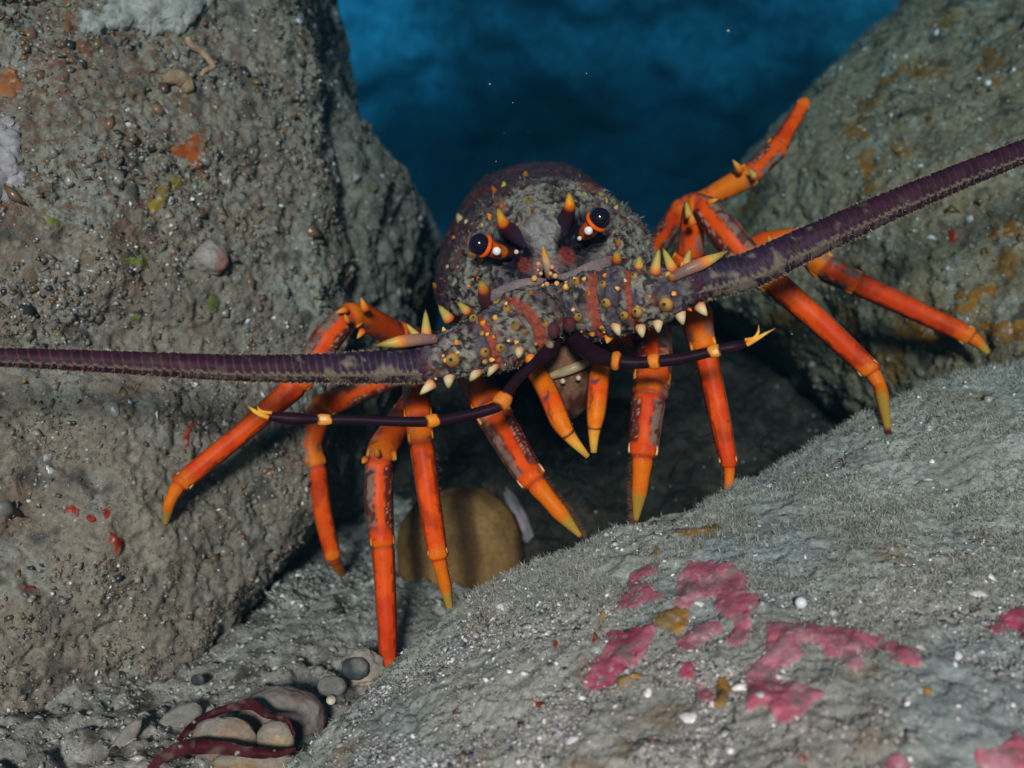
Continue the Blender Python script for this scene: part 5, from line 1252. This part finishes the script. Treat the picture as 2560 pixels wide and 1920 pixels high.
def ribbon(pts, lab, seed):
    A = np.asarray(pts, float)
    W_ = np.concatenate([PA(A[:, :3]), 0.82 * m_at(A[:, 3], A[:, 2])[:, None]], 1)
    D, s = catmull(W_, 0.0008)
    c, r = D[:, :3], D[:, 3]; t, a, b = frames(c)
    r = r * (1 + 0.28 * fbm(c, 45, 2, seed + 6))
    m = 11; uu = np.linspace(-1, 1, m)
    ruff = 0.0016 * np.sin(np.arange(len(c)) * 0.16)[:, None] * (uu[None] ** 2) + 0.0012 * fbm(np.repeat(c, m, 0), 90, 2, seed).reshape(-1, m)
    top = c[:, None] + r[:, None, None] * uu[None, :, None] * (0.85 * b[:, None] + 0.0 * a[:, None]) + (0.25 * r[:, None] * (1 - uu[None] ** 2) + ruff)[..., None] * a[:, None]
    bot = top - 0.0005 * a[:, None]
    V = np.concatenate([top, bot[:, ::-1]], 1).reshape(-1, 3)
    k = 2 * m; I = np.arange(len(c) * k).reshape(len(c), k); J = np.roll(I, -1, 1)
    F = np.stack([I[:-1], J[:-1], J[1:], I[1:]], -1).reshape(-1, 4)
    C = np.tile((0.055, 0.009, 0.013), (len(V), 1)) * (1 + 0.35 * fbm(V, 110, 3, seed))[:, None]
    C = mixc(C, (0.45, 0.44, 0.40), 0.85 * ss(0.50, 0.6, perlin(V, 260, seed + 3)))
    C = mixc(C, (0.14, 0.11, 0.095), 0.5 * ss(0.1, 0.6, fbm(V, 130, 3, seed + 4)))
    return props(obj('weed_ribbon', mesh_from(V, F, 'weed_ribbon', np.clip(C, 0.004, 1)), M_WEED), lab, 'seaweed', 'dark red weed ribbons among the pebbles')
ribbon([(375, 1925, .497, 16), (410, 1890, .500, 22), (470, 1868, .500, 26), (545, 1868, .498, 26), (620, 1880, .497, 19), (690, 1884, .497, 13), (740, 1872, .498, 6)], 'wide dark red weed ribbon with white specks, lowest of the two', 3)
ribbon([(440, 1860, .510, 8), (480, 1815, .520, 14), (530, 1785, .526, 15), (580, 1768, .526, 17), (630, 1762, .523, 20), (665, 1785, .516, 14), (715, 1800, .510, 10), (735, 1838, .508, 6)], 'narrow dark red weed ribbon arching over the brownish stone', 5)

# turf on the near boulder: thick along the rim, thin lower down, kept off the crusts
def turf_w(c):
    x, y, dd = proj(c)
    w_ = lumpy(28, -0.35, 0.35, 101)(c) * (0.10 + 0.9 * ss(1750, 1350, y + 0.0 * x))
    for q in [p_[0] for p_ in pinks] + [p_[0] for p_ in ochres]:
        w_ = w_ * (1 - 0.96 * ss(-4, 12, in_poly(x, y, q)))
    return w_
strew('turf', turf_boulder, 52000, 1, strands_mesh, 0.0034, 0.00015, (0.33, 0.335, 0.288), weight=turf_w, spread=0.9, curl=0.8, facing=-0.35)

# specks adrift in the water between the lens and the back of the cleft
rg = np.random.default_rng(5); k = 170
sx, sy, sdp = rg.uniform(-80, 2640, k), rg.uniform(-60, 1980, k), rg.uniform(0.36, 0.95, k)
sp = np.array([P(*q) for q in zip(sx, sy, sdp)])
sp = np.concatenate([sp, [P(1225, 210, .56), P(1820, 78, .62), P(890, 345, .60), P(1282, 257, .55), P(1466, 184, .58), P(1240, 403, .58), P(1980, 835, .52)]])
sz = np.concatenate([0.00010 + 0.00016 * rg.random(k) ** 3, [0.0007, 0.0010, 0.0004, 0.0004, 0.0004, 0.0004, 0.0004]])
Om = OCT[None] * (0.6 + 0.8 * rg.random((len(sp), 6, 1))) * sz[:, None, None] + sp[:, None]
Fm = (np.arange(len(sp))[:, None, None] * 6 + OCF[None]).reshape(-1, 3)
props(obj('drifting_specks', mesh_from(Om.reshape(-1, 3), Fm, 'drifting_specks', np.tile((0.55, 0.52, 0.42), (len(sp) * 6, 1))), M_GRAIN), kind='stuff')

# ------------------------------------------------------------------ the water itself: one even volume round camera and scene
def haze_box(lo, hi):
    lo, hi = np.array(lo), np.array(hi)
    V = np.array([[x, y, z] for x in (lo[0], hi[0]) for y in (lo[1], hi[1]) for z in (lo[2], hi[2])])
    F = np.array([[0, 1, 3, 2], [4, 6, 7, 5], [0, 4, 5, 1], [2, 3, 7, 6], [0, 2, 6, 4], [1, 5, 7, 3]])
    m = bpy.data.materials.new('water_volume'); m.use_nodes = True
    t = m.node_tree; t.nodes.remove(t.nodes['Principled BSDF'])
    v = t.nodes.new('ShaderNodeVolumePrincipled')
    v.inputs['Color'].default_value = HAZE_COL + (1,)
    v.inputs['Absorption Color'].default_value = HAZE_ABS + (1,)
    v.inputs['Density'].default_value = HAZE_DENS
    v.inputs['Anisotropy'].default_value = 0.3
    t.links.new(v.outputs[0], t.nodes['Material Output'].inputs['Volume'])
    o = obj('haze', mesh_from(V, F, 'haze', None, False), m)
    return props(o, kind='stuff')
haze_box((-3.8, -0.66, -1.1), (3.8, 3.9, 3.4))
